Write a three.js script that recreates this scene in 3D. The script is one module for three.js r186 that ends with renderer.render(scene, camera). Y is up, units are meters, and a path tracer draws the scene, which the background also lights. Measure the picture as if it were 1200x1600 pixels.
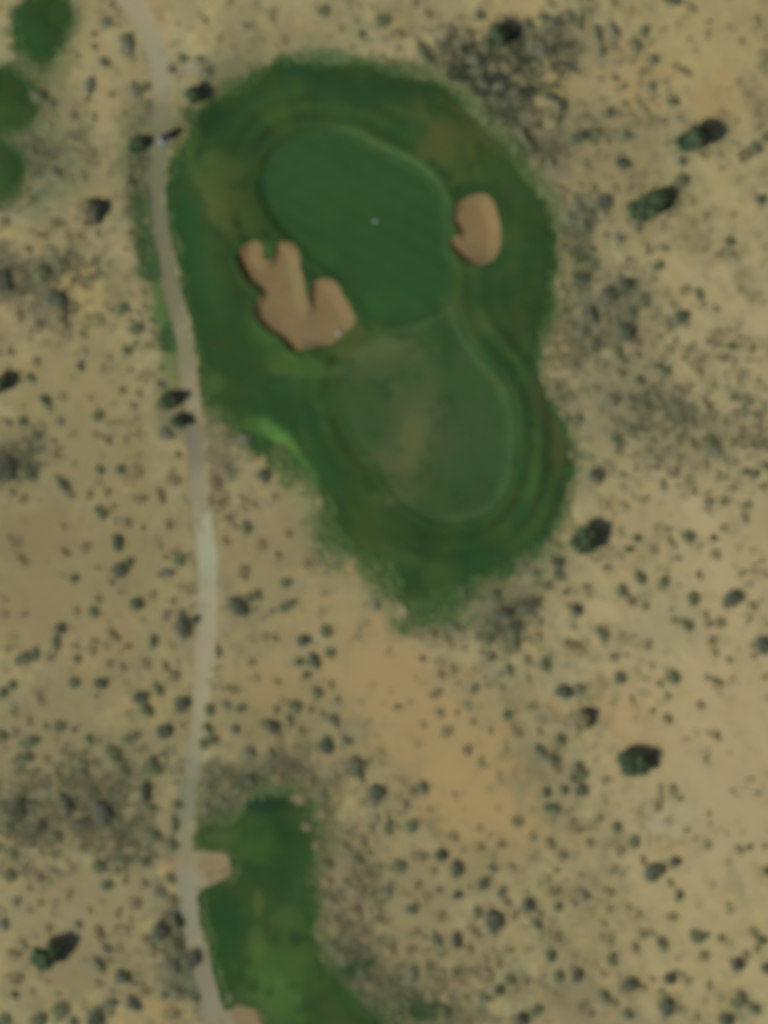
import * as THREE from 'three';
import { mergeGeometries, mergeVertices } from 'three/addons/utils/BufferGeometryUtils.js';
import { RoundedBoxGeometry } from 'three/addons/geometries/RoundedBoxGeometry.js';
import { Sky } from 'three/addons/objects/Sky.js';

// ───────────────────────── camera, sky, sun, exposure ─────────────────────────
// A survey camera 600 m above a desert golf hole, looking straight down. One photograph unit (1200 wide) is 0.1 m on the ground.
const scene = new THREE.Scene();
const camera = new THREE.PerspectiveCamera(2 * Math.atan(80 / 600) * 180 / Math.PI, 0.75, 5, 12000);
camera.position.set(0, 600, 0);
camera.up.set(0, 0, -1);
camera.lookAt(0, 0, 0);
const SOFT = 1.25;                                     // metres of lens blur on the ground
camera.focus = 1200;
camera.userData.fStop = camera.getFocalLength() / 1000 / (SOFT * 2);

const SUN = new THREE.Vector3(-0.64, 0.72, 0.34).normalize();   // afternoon sun in the south-west, about 45 degrees up
const sky = new Sky();
sky.name = 'sky';
sky.scale.setScalar(9000);
sky.material.uniforms.sunPosition.value.copy(SUN);
sky.material.uniforms.turbidity.value = 9;
sky.material.uniforms.rayleigh.value = 0.8;
sky.material.uniforms.mieCoefficient.value = 0.006;
sky.userData.kind = 'structure';
scene.add(sky);
scene.environmentIntensity = 0.10;
const sun = new THREE.DirectionalLight(new THREE.Color(1, 0.93, 0.80), 2.9);
sun.name = 'sun';
sun.position.copy(SUN).multiplyScalar(300);
sun.castShadow = true;
sun.shadow.radius = 2;
Object.assign(sun.shadow.camera, { left: -110, right: 110, top: 110, bottom: -110, near: 1, far: 700 });
scene.add(sun, sun.target);
const renderer = new THREE.WebGLRenderer({ antialias: true });
renderer.toneMapping = THREE.LinearToneMapping;
renderer.toneMappingExposure = 1.0;
renderer.shadowMap.enabled = true;
const GAIN = [0.76, 0.81, 0.90];                       // how bright a flat white field comes out under this light, for turning seen colours into base colours

// ───────────────────────── small tools ─────────────────────────
let seedState = 20240611;
const rnd = () => { seedState = (seedState + 0x6d2b79f5) | 0; let t = Math.imul(seedState ^ (seedState >>> 15), 1 | seedState); t = (t + Math.imul(t ^ (t >>> 7), 61 | t)) ^ t; return ((t ^ (t >>> 14)) >>> 0) / 4294967296; };
const clamp = (v, a = 0, b = 1) => (v < a ? a : v > b ? b : v);
const sstep = (a, b, v) => { const t = clamp((v - a) / (b - a)); return t * t * (3 - 2 * t); };
const lerp = (a, b, t) => a + (b - a) * t;
const TAB = new Float32Array(256 * 256);
for (let i = 0; i < TAB.length; i++) TAB[i] = rnd() * 2 - 1;
function vn(x, y) {                                    // value noise, -1..1
  const xi = Math.floor(x), yi = Math.floor(y); let fx = x - xi, fy = y - yi;
  fx = fx * fx * (3 - 2 * fx); fy = fy * fy * (3 - 2 * fy);
  const a = (yi & 255) << 8, b = ((yi + 1) & 255) << 8, c = xi & 255, d = (xi + 1) & 255;
  const p = TAB[a + c] + (TAB[a + d] - TAB[a + c]) * fx, q = TAB[b + c] + (TAB[b + d] - TAB[b + c]) * fx;
  return p + (q - p) * fy;
}
function fbm(x, y, n) { { const t = x * 0.94 - y * 0.34; y = x * 0.34 + y * 0.94; x = t; } let s = 0, a = 0.55, f = 1; for (let i = 0; i < n; i++) { s += a * vn(x * f + i * 17.3, y * f - i * 9.1); a *= 0.52; f *= 2.03; const t = x * 0.8 - y * 0.6; y = x * 0.6 + y * 0.8; x = t; } return s; }
const toLin = (c) => { c /= 255; return c <= 0.04045 ? c / 12.92 : Math.pow((c + 0.055) / 1.055, 2.4); };
const toSrgb = (v) => 255 * (v <= 0.0031308 ? v * 12.92 : 1.055 * Math.pow(v, 1 / 2.4) - 0.055);
const base = (r, g, b) => [toLin(r) / GAIN[0], toLin(g) / GAIN[1], toLin(b) / GAIN[2]];   // base colour of a flat surface seen as this sRGB
const PX = (x) => (x - 600) * 0.1, PZ = (y) => (y - 800) * 0.1;
const names = {};
const numbered = (n) => { const k = names[n] = (names[n] ?? -1) + 1; return k ? n + '_' + String(k).padStart(3, '0') : n; };
function tag(o, label, category, group, kind) {
  o.userData = { label };
  if (category) o.userData.category = category;
  if (group) o.userData.group = group;
  if (kind) o.userData.kind = kind;
  return o;
}
function addMesh(name, geometry, material, parent = scene) {
  const m = new THREE.Mesh(geometry, material);
  m.name = parent === scene ? numbered(name) : name;
  m.castShadow = m.receiveShadow = true;
  parent.add(m);
  return m;
}
function thing(name, x, y, z, turn = 0) { const g = new THREE.Group(); g.name = numbered(name); g.position.set(x, y, z); g.rotation.y = turn; scene.add(g); return g; }

// ───────────────────────── outlines ─────────────────────────
function outline(points, steps = 6, closed = true) {   // photograph units -> smooth closed polygon in metres
  const c = new THREE.CatmullRomCurve3(points.map(([x, y]) => new THREE.Vector3(PX(x), 0, PZ(y))), closed, 'centripetal');
  return c.getPoints(points.length * steps).map((p) => [p.x, p.z]);
}
const roughPoly = outline([[300, 182], [322, 160], [352, 142], [385, 128], [412, 108], [440, 94], [480, 95], [520, 99], [560, 101], [600, 109], [640, 116], [680, 126], [712, 146], [742, 175], [772, 200], [798, 230], [825, 264], [850, 302], [868, 345], [871, 380], [866, 420], [862, 460], [856, 500], [844, 535], [838, 568], [850, 602], [866, 640], [885, 680], [893, 708], [887, 750], [876, 800], [866, 832], [840, 860], [815, 880], [790, 894], [768, 906], [740, 913], [722, 926], [708, 942], [692, 962], [668, 974], [645, 966], [628, 944], [614, 914], [600, 890], [580, 873], [545, 857], [525, 834], [510, 800], [500, 770], [482, 745], [460, 726], [440, 706], [418, 712], [395, 704], [376, 688], [364, 665], [345, 646], [322, 630], [310, 605], [317, 585], [312, 560], [301, 530], [295, 490], [286, 450], [277, 410], [269, 370], [261, 330], [259, 300], [266, 270], [279, 245], [293, 215]]);
const greenPoly = outline([[408, 290], [411, 262], [426, 234], [451, 215], [480, 206], [520, 207], [550, 212], [583, 230], [614, 245], [648, 262], [676, 288], [692, 318], [699, 352], [698, 390], [705, 420], [708, 448], [699, 474], [680, 488], [650, 500], [620, 506], [596, 502], [575, 490], [556, 466], [540, 445], [517, 425], [492, 408], [470, 390], [450, 370], [430, 346], [414, 318]]);
const fairPoly = outline([[702, 474], [712, 500], [726, 530], [745, 556], [763, 576], [785, 600], [799, 638], [803, 680], [799, 730], [786, 772], [760, 801], [722, 814], [690, 817], [655, 804], [625, 783], [604, 755], [589, 722], [562, 692], [541, 650], [530, 610], [542, 572], [575, 540], [604, 516], [642, 507], [680, 493]]);
const bunkerAPoly = outline([[376, 392], [388, 381], [402, 379], [409, 387], [411, 402], [414, 409], [420, 411], [426, 405], [429, 397], [434, 383], [446, 379], [459, 383], [467, 397], [469, 420], [475, 445], [477, 464], [481, 478], [486, 476], [488, 462], [489, 446], [500, 438], [514, 437], [526, 446], [538, 466], [549, 486], [554, 498], [548, 508], [534, 522], [514, 536], [494, 539], [476, 542], [463, 547], [448, 536], [430, 522], [413, 508], [402, 494], [401, 480], [406, 468], [411, 457], [404, 448], [390, 437], [379, 420], [373, 404]], 5);
const bunkerBPoly = outline([[742, 306], [760, 306], [771, 320], [777, 338], [782, 364], [779, 390], [768, 406], [748, 413], [728, 407], [712, 394], [706, 379], [711, 372], [718, 369], [719, 363], [714, 356], [708, 345], [710, 330], [724, 313]], 5);
const lowerPoly = outline([[372, 1264], [388, 1246], [414, 1238], [444, 1238], [468, 1250], [486, 1272], [495, 1302], [490, 1340], [484, 1380], [488, 1420], [492, 1450], [502, 1484], [518, 1514], [540, 1542], [566, 1566], [590, 1592], [610, 1640], [580, 1690], [480, 1690], [414, 1640], [404, 1590], [394, 1574], [372, 1568], [356, 1576], [346, 1562], [337, 1532], [329, 1482], [319, 1440], [311, 1402], [320, 1388], [342, 1378], [360, 1368], [357, 1346], [354, 1334], [332, 1332], [309, 1326], [308, 1304], [330, 1286], [354, 1278]]);
const teeAPoly = outline([[20, 32], [32, 6], [58, -12], [92, -12], [110, 12], [108, 40], [98, 72], [78, 100], [58, 106], [40, 92], [26, 62]]);
const teeBPoly = outline([[-20, 110], [16, 106], [40, 120], [58, 144], [60, 170], [44, 192], [16, 206], [-20, 210]]);
const teeCPoly = outline([[-20, 212], [8, 220], [26, 240], [37, 266], [32, 290], [16, 306], [-20, 316]]);
const padPoly = outline([[244, 1350], [268, 1338], [292, 1330], [332, 1331], [353, 1334], [358, 1347], [361, 1366], [342, 1378], [320, 1388], [300, 1394], [286, 1374], [262, 1360]]);
const cornerPoly = outline([[340, 1584], [356, 1578], [374, 1570], [394, 1575], [404, 1590], [414, 1640], [350, 1660]]);
const PATH = [[140, -60, 30], [190, -14, 30], [222, 28, 28], [243, 78, 26], [251, 128, 24], [252, 190, 26], [246, 240, 25], [245, 300, 24], [249, 350, 24], [258, 400, 23], [268, 450, 23], [279, 500, 23], [289, 550, 23], [298, 600, 23], [302, 640, 21], [303, 690, 20], [308, 750, 22], [314, 800, 23], [321, 850, 25], [324, 900, 25], [323, 950, 25], [321, 1000, 25], [317, 1050, 24], [313, 1100, 22], [308, 1150, 20], [299, 1200, 23], [292, 1250, 24], [288, 1300, 25], [288, 1350, 25], [293, 1400, 24], [300, 1450, 24], [312, 1500, 25], [325, 1550, 27], [340, 1610, 31], [356, 1670, 31]];
const pathCurve = new THREE.CatmullRomCurve3(PATH.map(([x, y, w]) => new THREE.Vector3(PX(x), w * 0.05, PZ(y))), false, 'centripetal').getPoints(260);
const pathX = (y) => { for (let i = 1; i < PATH.length; i++) if (y <= PATH[i][1]) { const a = PATH[i - 1], b = PATH[i]; return lerp(a[0], b[0], (y - a[1]) / (b[1] - a[1])); } return 340; };

// ───────────────────────── the lattice every ground sheet lies on ─────────────────────────
const STEP = 0.3, HX = 66, HZ = 87;
function axis(half) { const a = []; for (let v = -half; v <= half + 1e-6; v += STEP) a.push(v); let s = STEP, v = a[a.length - 1], far = []; while (v < 5200) { s *= 1.25; v += s; far.push(v); } return [...far.slice().reverse().map((t) => -t), ...a, ...far]; }
const XS = axis(HX), ZS = axis(HZ), NX = XS.length, NZ = ZS.length;
const X0 = XS.indexOf(-HX), Z0 = ZS.indexOf(-HZ);
const FX = Math.round(2 * HX / STEP) + 1, FZ = Math.round(2 * HZ / STEP) + 1;   // the fine middle
function sdf(poly, reach = 8) {                        // signed distance to a polygon, inside negative, on the fine lattice
  const out = new Float32Array(FX * FZ).fill(reach);
  let x0 = 1e9, x1 = -1e9, z0 = 1e9, z1 = -1e9;
  for (const [x, z] of poly) { x0 = Math.min(x0, x); x1 = Math.max(x1, x); z0 = Math.min(z0, z); z1 = Math.max(z1, z); }
  for (let j = 0; j < FZ; j++) {
    const z = -HZ + j * STEP; if (z < z0 - reach || z > z1 + reach) continue;
    for (let i = 0; i < FX; i++) {
      const x = -HX + i * STEP; if (x < x0 - reach || x > x1 + reach) continue;
      let d = 1e9, inside = false;
      for (let k = 0, n = poly.length, q = poly[n - 1]; k < n; q = poly[k++]) {
        const p = poly[k], ex = p[0] - q[0], ez = p[1] - q[1], l = ex * ex + ez * ez; if (l < 1e-9) continue;
        const t = clamp(((x - q[0]) * ex + (z - q[1]) * ez) / l), dx = x - q[0] - ex * t, dz = z - q[1] - ez * t, dd = dx * dx + dz * dz;
        if (dd < d) d = dd;
        if ((p[1] > z) !== (q[1] > z) && x < (q[0] - p[0]) * (z - p[1]) / (q[1] - p[1]) + p[0]) inside = !inside;
      }
      out[j * FX + i] = Math.min(reach, Math.sqrt(d)) * (inside ? -1 : 1);
    }
  }
  return out;
}
function sdfPath(reach = 6) {
  const out = new Float32Array(FX * FZ).fill(reach);
  for (let k = 1; k < pathCurve.length; k++) {
    const a = pathCurve[k - 1], b = pathCurve[k], ex = b.x - a.x, ez = b.z - a.z, l = ex * ex + ez * ez;
    const i0 = Math.max(0, Math.floor((Math.min(a.x, b.x) - reach + HX) / STEP)), i1 = Math.min(FX - 1, Math.ceil((Math.max(a.x, b.x) + reach + HX) / STEP));
    const j0 = Math.max(0, Math.floor((Math.min(a.z, b.z) - reach + HZ) / STEP)), j1 = Math.min(FZ - 1, Math.ceil((Math.max(a.z, b.z) + reach + HZ) / STEP));
    for (let j = j0; j <= j1; j++) for (let i = i0; i <= i1; i++) {
      const x = -HX + i * STEP, z = -HZ + j * STEP, t = clamp(((x - a.x) * ex + (z - a.z) * ez) / l);
      const d = Math.hypot(x - a.x - ex * t, z - a.z - ez * t) - lerp(a.y, b.y, t) * 1.2;
      if (d < out[j * FX + i]) out[j * FX + i] = d;
    }
  }
  return out;
}
const each = (f) => { const o = new Float32Array(FX * FZ); for (let j = 0; j < FZ; j++) for (let i = 0; i < FX; i++) o[j * FX + i] = f(j * FX + i, -HX + i * STEP, -HZ + j * STEP); return o; };
function sample(field, x, z) {
  const u = clamp((x + HX) / STEP, 0, FX - 1.001), v = clamp((z + HZ) / STEP, 0, FZ - 1.001), i = u | 0, j = v | 0, a = u - i, b = v - j, k = j * FX + i;
  return (field[k] * (1 - a) + field[k + 1] * a) * (1 - b) + (field[k + FX] * (1 - a) + field[k + FX + 1] * a) * b;
}
const dPath = sdfPath(), dRough0 = sdf(roughPoly, 10), dGreen = sdf(greenPoly), dFair = sdf(fairPoly, 12), dBA = sdf(bunkerAPoly), dBB = sdf(bunkerBPoly), dLower0 = sdf(lowerPoly, 10);
const dTA = sdf(teeAPoly), dTB = sdf(teeBPoly), dTC = sdf(teeCPoly);
const dPad = sdf(padPoly), dCorner = sdf(cornerPoly);
const ragged = (d, amp) => each((k, x, z) => d[k] + amp * fbm(x * 0.35 + 7, z * 0.35, 3) + amp * 0.5 * fbm(x * 1.4, z * 1.4 + 3, 2));
const dRough = ragged(dRough0, 0.75), dLower = ragged(dLower0, 0.7), rTA = ragged(dTA, 0.5), rTB = ragged(dTB, 0.5), rTC = ragged(dTC, 0.5);
for (let k = 0; k < dBA.length; k++) { const q = 0.2 + 0.3 * fbm(((k % FX) * STEP) * 0.6, Math.floor(k / FX) * STEP * 0.6, 3); dBA[k] -= q; dBB[k] -= q; }
const dBunker = each((k) => Math.min(dBA[k], dBB[k]));

// ───────────────────────── relief ─────────────────────────
const bump = (x, z, cx, cy, rx, ry, turn) => { const a = turn * Math.PI / 180, dx = x - PX(cx), dz = z - PZ(cy), u = (dx * Math.cos(a) + dz * Math.sin(a)) / (rx * 0.1), v = (-dx * Math.sin(a) + dz * Math.cos(a)) / (ry * 0.1); return Math.exp(-(u * u + v * v)); };
const MOUNDS = [[345, 330, 45, 120, -10, 0.9], [520, 150, 170, 34, 4, 0.8], [690, 190, 70, 60, 40, 0.7], [830, 400, 40, 90, 0, 0.5], [460, 590, 90, 34, -15, 0.55], [770, 510, 40, 40, 0, 0.5], [845, 720, 26, 110, -4, 0.5], [640, 860, 90, 30, 10, 0.45], [420, 640, 60, 40, 30, 0.35], [400, 1330, 60, 60, 0, 0.5], [440, 1500, 60, 70, 0, 0.6], [60, 50, 50, 50, 0, 0.7], [20, 160, 50, 40, 0, 0.7], [10, 260, 40, 40, 0, 0.6], [345, 430, 26, 70, -15, 0.35]];
function hills(x, z) {
  const far = sstep(80, 900, Math.hypot(x, z));
  return 1.7 * fbm(x * 0.014 + 3.1, z * 0.014 - 1.7, 2) + 0.20 * fbm(x * 0.09, z * 0.09, 2) + far * (14 * fbm(x * 0.003, z * 0.003, 3) + 60 * sstep(1500, 5000, Math.hypot(x, z)) * (0.5 + fbm(x * 0.0012, z * 0.0012, 3)));
}
function reliefAt(x, z, k) {
  let h = hills(x, z);
  if (k < 0) return h;
  for (const m of MOUNDS) h += m[5] * bump(x, z, m[0], m[1], m[2], m[3], m[4]);
  h += 0.14 * fbm(x * 0.22 + 11, z * 0.22, 2) * sstep(1.5, -2, dRough0[k]) * sstep(-0.5, 1.5, Math.min(dGreen[k], dFair[k]));
  const upper = sstep(46, 30, -z) , north = sstep(-36, -46, z);           // the green lies in a shallow bowl
  h -= 0.62 * sstep(1.5, -0.9, dGreen[k]) * lerp(0.25, 1, north);
  h -= 0.22 * sstep(0.7, -0.7, dFair[k]) * sstep(0, 8, x - PX(560)) ;
  const sdb = dBunker[k];
  if (sdb < 3) {                                        // the wall on the sun's side is cut steep, the far wall is flashed up gently
    const gx = sample(dBunker, x + 0.4, z) - sample(dBunker, x - 0.4, z), gz = sample(dBunker, x, z + 0.4) - sample(dBunker, x, z - 0.4), sunny = clamp(0.5 + (-gx * 0.88 + gz * 0.47) * 0.9);
    h += lerp(0.06, 0.24, sunny) * Math.exp(-((sdb - 0.5) ** 2) / 0.5) - 0.55 * sstep(-0.02, lerp(-2.4, -0.8, sunny), sdb);
  }
  h -= 0.10 * sstep(0.8, -0.6, dPath[k]);
  return h;
}
const H = new Float32Array(NX * NZ);
for (let j = 0; j < NZ; j++) for (let i = 0; i < NX; i++) {
  const fi = i - X0, fj = j - Z0, k = fi >= 0 && fi < FX && fj >= 0 && fj < FZ ? fj * FX + fi : -1;
  H[j * NX + i] = reliefAt(XS[i], ZS[j], k);
}
const fineH = each((k) => H[(Z0 + Math.floor(k / FX)) * NX + X0 + (k % FX)]);
const heightAt = (x, z) => sample(fineH, x, z);
const N = new Float32Array(NX * NZ * 3);
for (let j = 0; j < NZ; j++) for (let i = 0; i < NX; i++) {
  const a = Math.max(0, i - 1), b = Math.min(NX - 1, i + 1), c = Math.max(0, j - 1), d = Math.min(NZ - 1, j + 1);
  const nx = -(H[j * NX + b] - H[j * NX + a]) / (XS[b] - XS[a]), nz = -(H[d * NX + i] - H[c * NX + i]) / (ZS[d] - ZS[c]), l = Math.hypot(nx, 1, nz), o = (j * NX + i) * 3;
  N[o] = nx / l; N[o + 1] = 1 / l; N[o + 2] = nz / l;
}
const MAPW = 140, MAPH = 180;
const uvOf = (x, z) => [(x + MAPW / 2) / MAPW, (z + MAPH / 2) / MAPH];

function groundGeometry(drop) {
  const p = new Float32Array(NX * NZ * 3), uv = new Float32Array(NX * NZ * 2), idx = [];
  for (let j = 0, k = 0; j < NZ; j++) for (let i = 0; i < NX; i++, k++) { p[k * 3] = XS[i]; p[k * 3 + 1] = H[k] - drop; p[k * 3 + 2] = ZS[j]; [uv[k * 2], uv[k * 2 + 1]] = uvOf(XS[i], ZS[j]); }
  for (let j = 0; j < NZ - 1; j++) for (let i = 0; i < NX - 1; i++) { const a = j * NX + i, b = a + 1, c = a + NX, d = c + 1; idx.push(a, c, b, b, c, d); }
  const g = new THREE.BufferGeometry();
  g.setAttribute('position', new THREE.BufferAttribute(p, 3)); g.setAttribute('normal', new THREE.BufferAttribute(N, 3)); g.setAttribute('uv', new THREE.BufferAttribute(uv, 2));
  g.setIndex(new THREE.BufferAttribute(new Uint32Array(idx), 1));
  return g;
}
// A sheet parallel to the ground, cut along the zero line of a field on the lattice, with a short skirt round its edge.
function sheet(field, lift, skirt = 0.06) {
  const pos = [], nor = [], uv = [], idx = [], seen = new Map();
  const vert = (a, b, t) => {
    const key = a < b ? a * 1e6 + b : b * 1e6 + a, kk = t === 0 ? a * 1e6 + a : key;
    if (seen.has(kk)) return seen.get(kk);
    const at = (k) => { const i = X0 + (k % FX), j = Z0 + Math.floor(k / FX); return [XS[i], H[j * NX + i], ZS[j], (j * NX + i) * 3]; };
    const A = at(a), B = at(b), n = pos.length / 3, x = lerp(A[0], B[0], t), z = lerp(A[2], B[2], t);
    pos.push(x, lerp(A[1], B[1], t) + lift, z);
    for (let c = 0; c < 3; c++) nor.push(lerp(N[A[3] + c], N[B[3] + c], t));
    uv.push(...uvOf(x, z)); seen.set(kk, n);
    return n;
  };
  const edges = [];
  const tri = (a, b, c) => {
    const v = [a, b, c], f = v.map((k) => field[k]), poly = [], cut = [];
    for (let e = 0; e < 3; e++) {
      const p = v[e], q = v[(e + 1) % 3], fp = f[e], fq = f[(e + 1) % 3];
      if (fp < 0) poly.push(vert(p, p, 0));
      if ((fp < 0) !== (fq < 0)) { const lo = Math.min(p, q), hi = Math.max(p, q), fl = lo === p ? fp : fq, fh = lo === p ? fq : fp; const n = vert(lo, hi, clamp(fl / (fl - fh), 0.001, 0.999)); poly.push(n); cut.push([n, fp < 0]); }
    }
    for (let e = 2; e < poly.length; e++) idx.push(poly[0], poly[e - 1], poly[e]);
    if (cut.length === 2) edges.push(cut[0][1] ? [cut[0][0], cut[1][0]] : [cut[1][0], cut[0][0]]);
  };
  for (let j = 0; j < FZ - 1; j++) for (let i = 0; i < FX - 1; i++) {
    const a = j * FX + i, b = a + 1, c = a + FX, d = c + 1;
    if (field[a] >= 0 && field[b] >= 0 && field[c] >= 0 && field[d] >= 0) continue;
    tri(a, c, b); tri(b, c, d);
  }
  for (const [p, q] of edges) {
    const n = pos.length / 3, dx = pos[q * 3] - pos[p * 3], dz = pos[q * 3 + 2] - pos[p * 3 + 2], l = Math.hypot(dx, dz) || 1;
    for (const [v, dy] of [[p, 0], [q, 0], [p, -skirt], [q, -skirt]]) { pos.push(pos[v * 3], pos[v * 3 + 1] + dy, pos[v * 3 + 2]); nor.push(-dz / l, 0.3, dx / l); uv.push(uv[v * 2], uv[v * 2 + 1]); }
    idx.push(n, n + 2, n + 1, n + 1, n + 2, n + 3);
  }
  const g = new THREE.BufferGeometry();
  g.setAttribute('position', new THREE.Float32BufferAttribute(pos, 3)); g.setAttribute('normal', new THREE.Float32BufferAttribute(nor, 3)); g.setAttribute('uv', new THREE.Float32BufferAttribute(uv, 2));
  g.setIndex(idx);
  return g;
}

// ───────────────────────── surface maps, in metres on the ground ─────────────────────────
const TW = 2048, TH = 2048;
const grainA = new Float32Array(TW * TH);              // shared mottle used to break every patch edge
for (let j = 0, k = 0; j < TH; j++) for (let i = 0; i < TW; i++, k++) grainA[k] = fbm(i * MAPW / TW * 0.55, j * MAPH / TH * 0.55, 4);
function makeMap(colorAt, patches, trim = [1, 1, 1]) {
  const buf = new Float32Array(TW * TH * 3);
  for (let j = 0, k = 0; j < TH; j++) { const z = -MAPH / 2 + (j + 0.5) * MAPH / TH; for (let i = 0; i < TW; i++, k++) { const c = colorAt(-MAPW / 2 + (i + 0.5) * MAPW / TW, z, k); buf[k * 3] = c[0]; buf[k * 3 + 1] = c[1]; buf[k * 3 + 2] = c[2]; } }
  for (const [cx, cy, rx, ry, turn, col, amount] of patches) {
    const a = (turn || 0) * Math.PI / 180, ca = Math.cos(a), sa = Math.sin(a), fray = 0.3 + 0.5 * clamp((Math.min(rx, ry) - 10) / 30), X = PX(cx), Z = PZ(cy), R = Math.max(rx, ry) * 0.1 * 1.9;
    const i0 = Math.max(0, Math.floor((X - R + MAPW / 2) / MAPW * TW)), i1 = Math.min(TW - 1, Math.ceil((X + R + MAPW / 2) / MAPW * TW));
    const j0 = Math.max(0, Math.floor((Z - R + MAPH / 2) / MAPH * TH)), j1 = Math.min(TH - 1, Math.ceil((Z + R + MAPH / 2) / MAPH * TH));
    for (let j = j0; j <= j1; j++) for (let i = i0; i <= i1; i++) {
      const dx = -MAPW / 2 + (i + 0.5) * MAPW / TW - X, dz = -MAPH / 2 + (j + 0.5) * MAPH / TH - Z, k = j * TW + i;
      const u = (dx * ca + dz * sa) / (rx * 0.1), v = (-dx * sa + dz * ca) / (ry * 0.1), r = Math.sqrt(u * u + v * v) + grainA[k] * fray;
      if (r > 1.3) continue;
      const w = amount * sstep(1.3, 0.5, r);
      for (let c = 0; c < 3; c++) buf[k * 3 + c] += (col[c] - buf[k * 3 + c]) * w;
    }
  }
  const data = new Uint8Array(TW * TH * 4);
  for (let k = 0; k < TW * TH; k++) { for (let c = 0; c < 3; c++) data[k * 4 + c] = clamp(toSrgb(toLin(buf[k * 3 + c] * trim[c]) / GAIN[c]), 0, 255); data[k * 4 + 3] = 255; }
  const t = new THREE.DataTexture(data, TW, TH, THREE.RGBAFormat);
  t.colorSpace = THREE.SRGBColorSpace; t.magFilter = THREE.LinearFilter; t.minFilter = THREE.LinearMipmapLinearFilter; t.generateMipmaps = true;
  t.wrapS = t.wrapT = THREE.MirroredRepeatWrapping; t.needsUpdate = true;
  return t;
}
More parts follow.
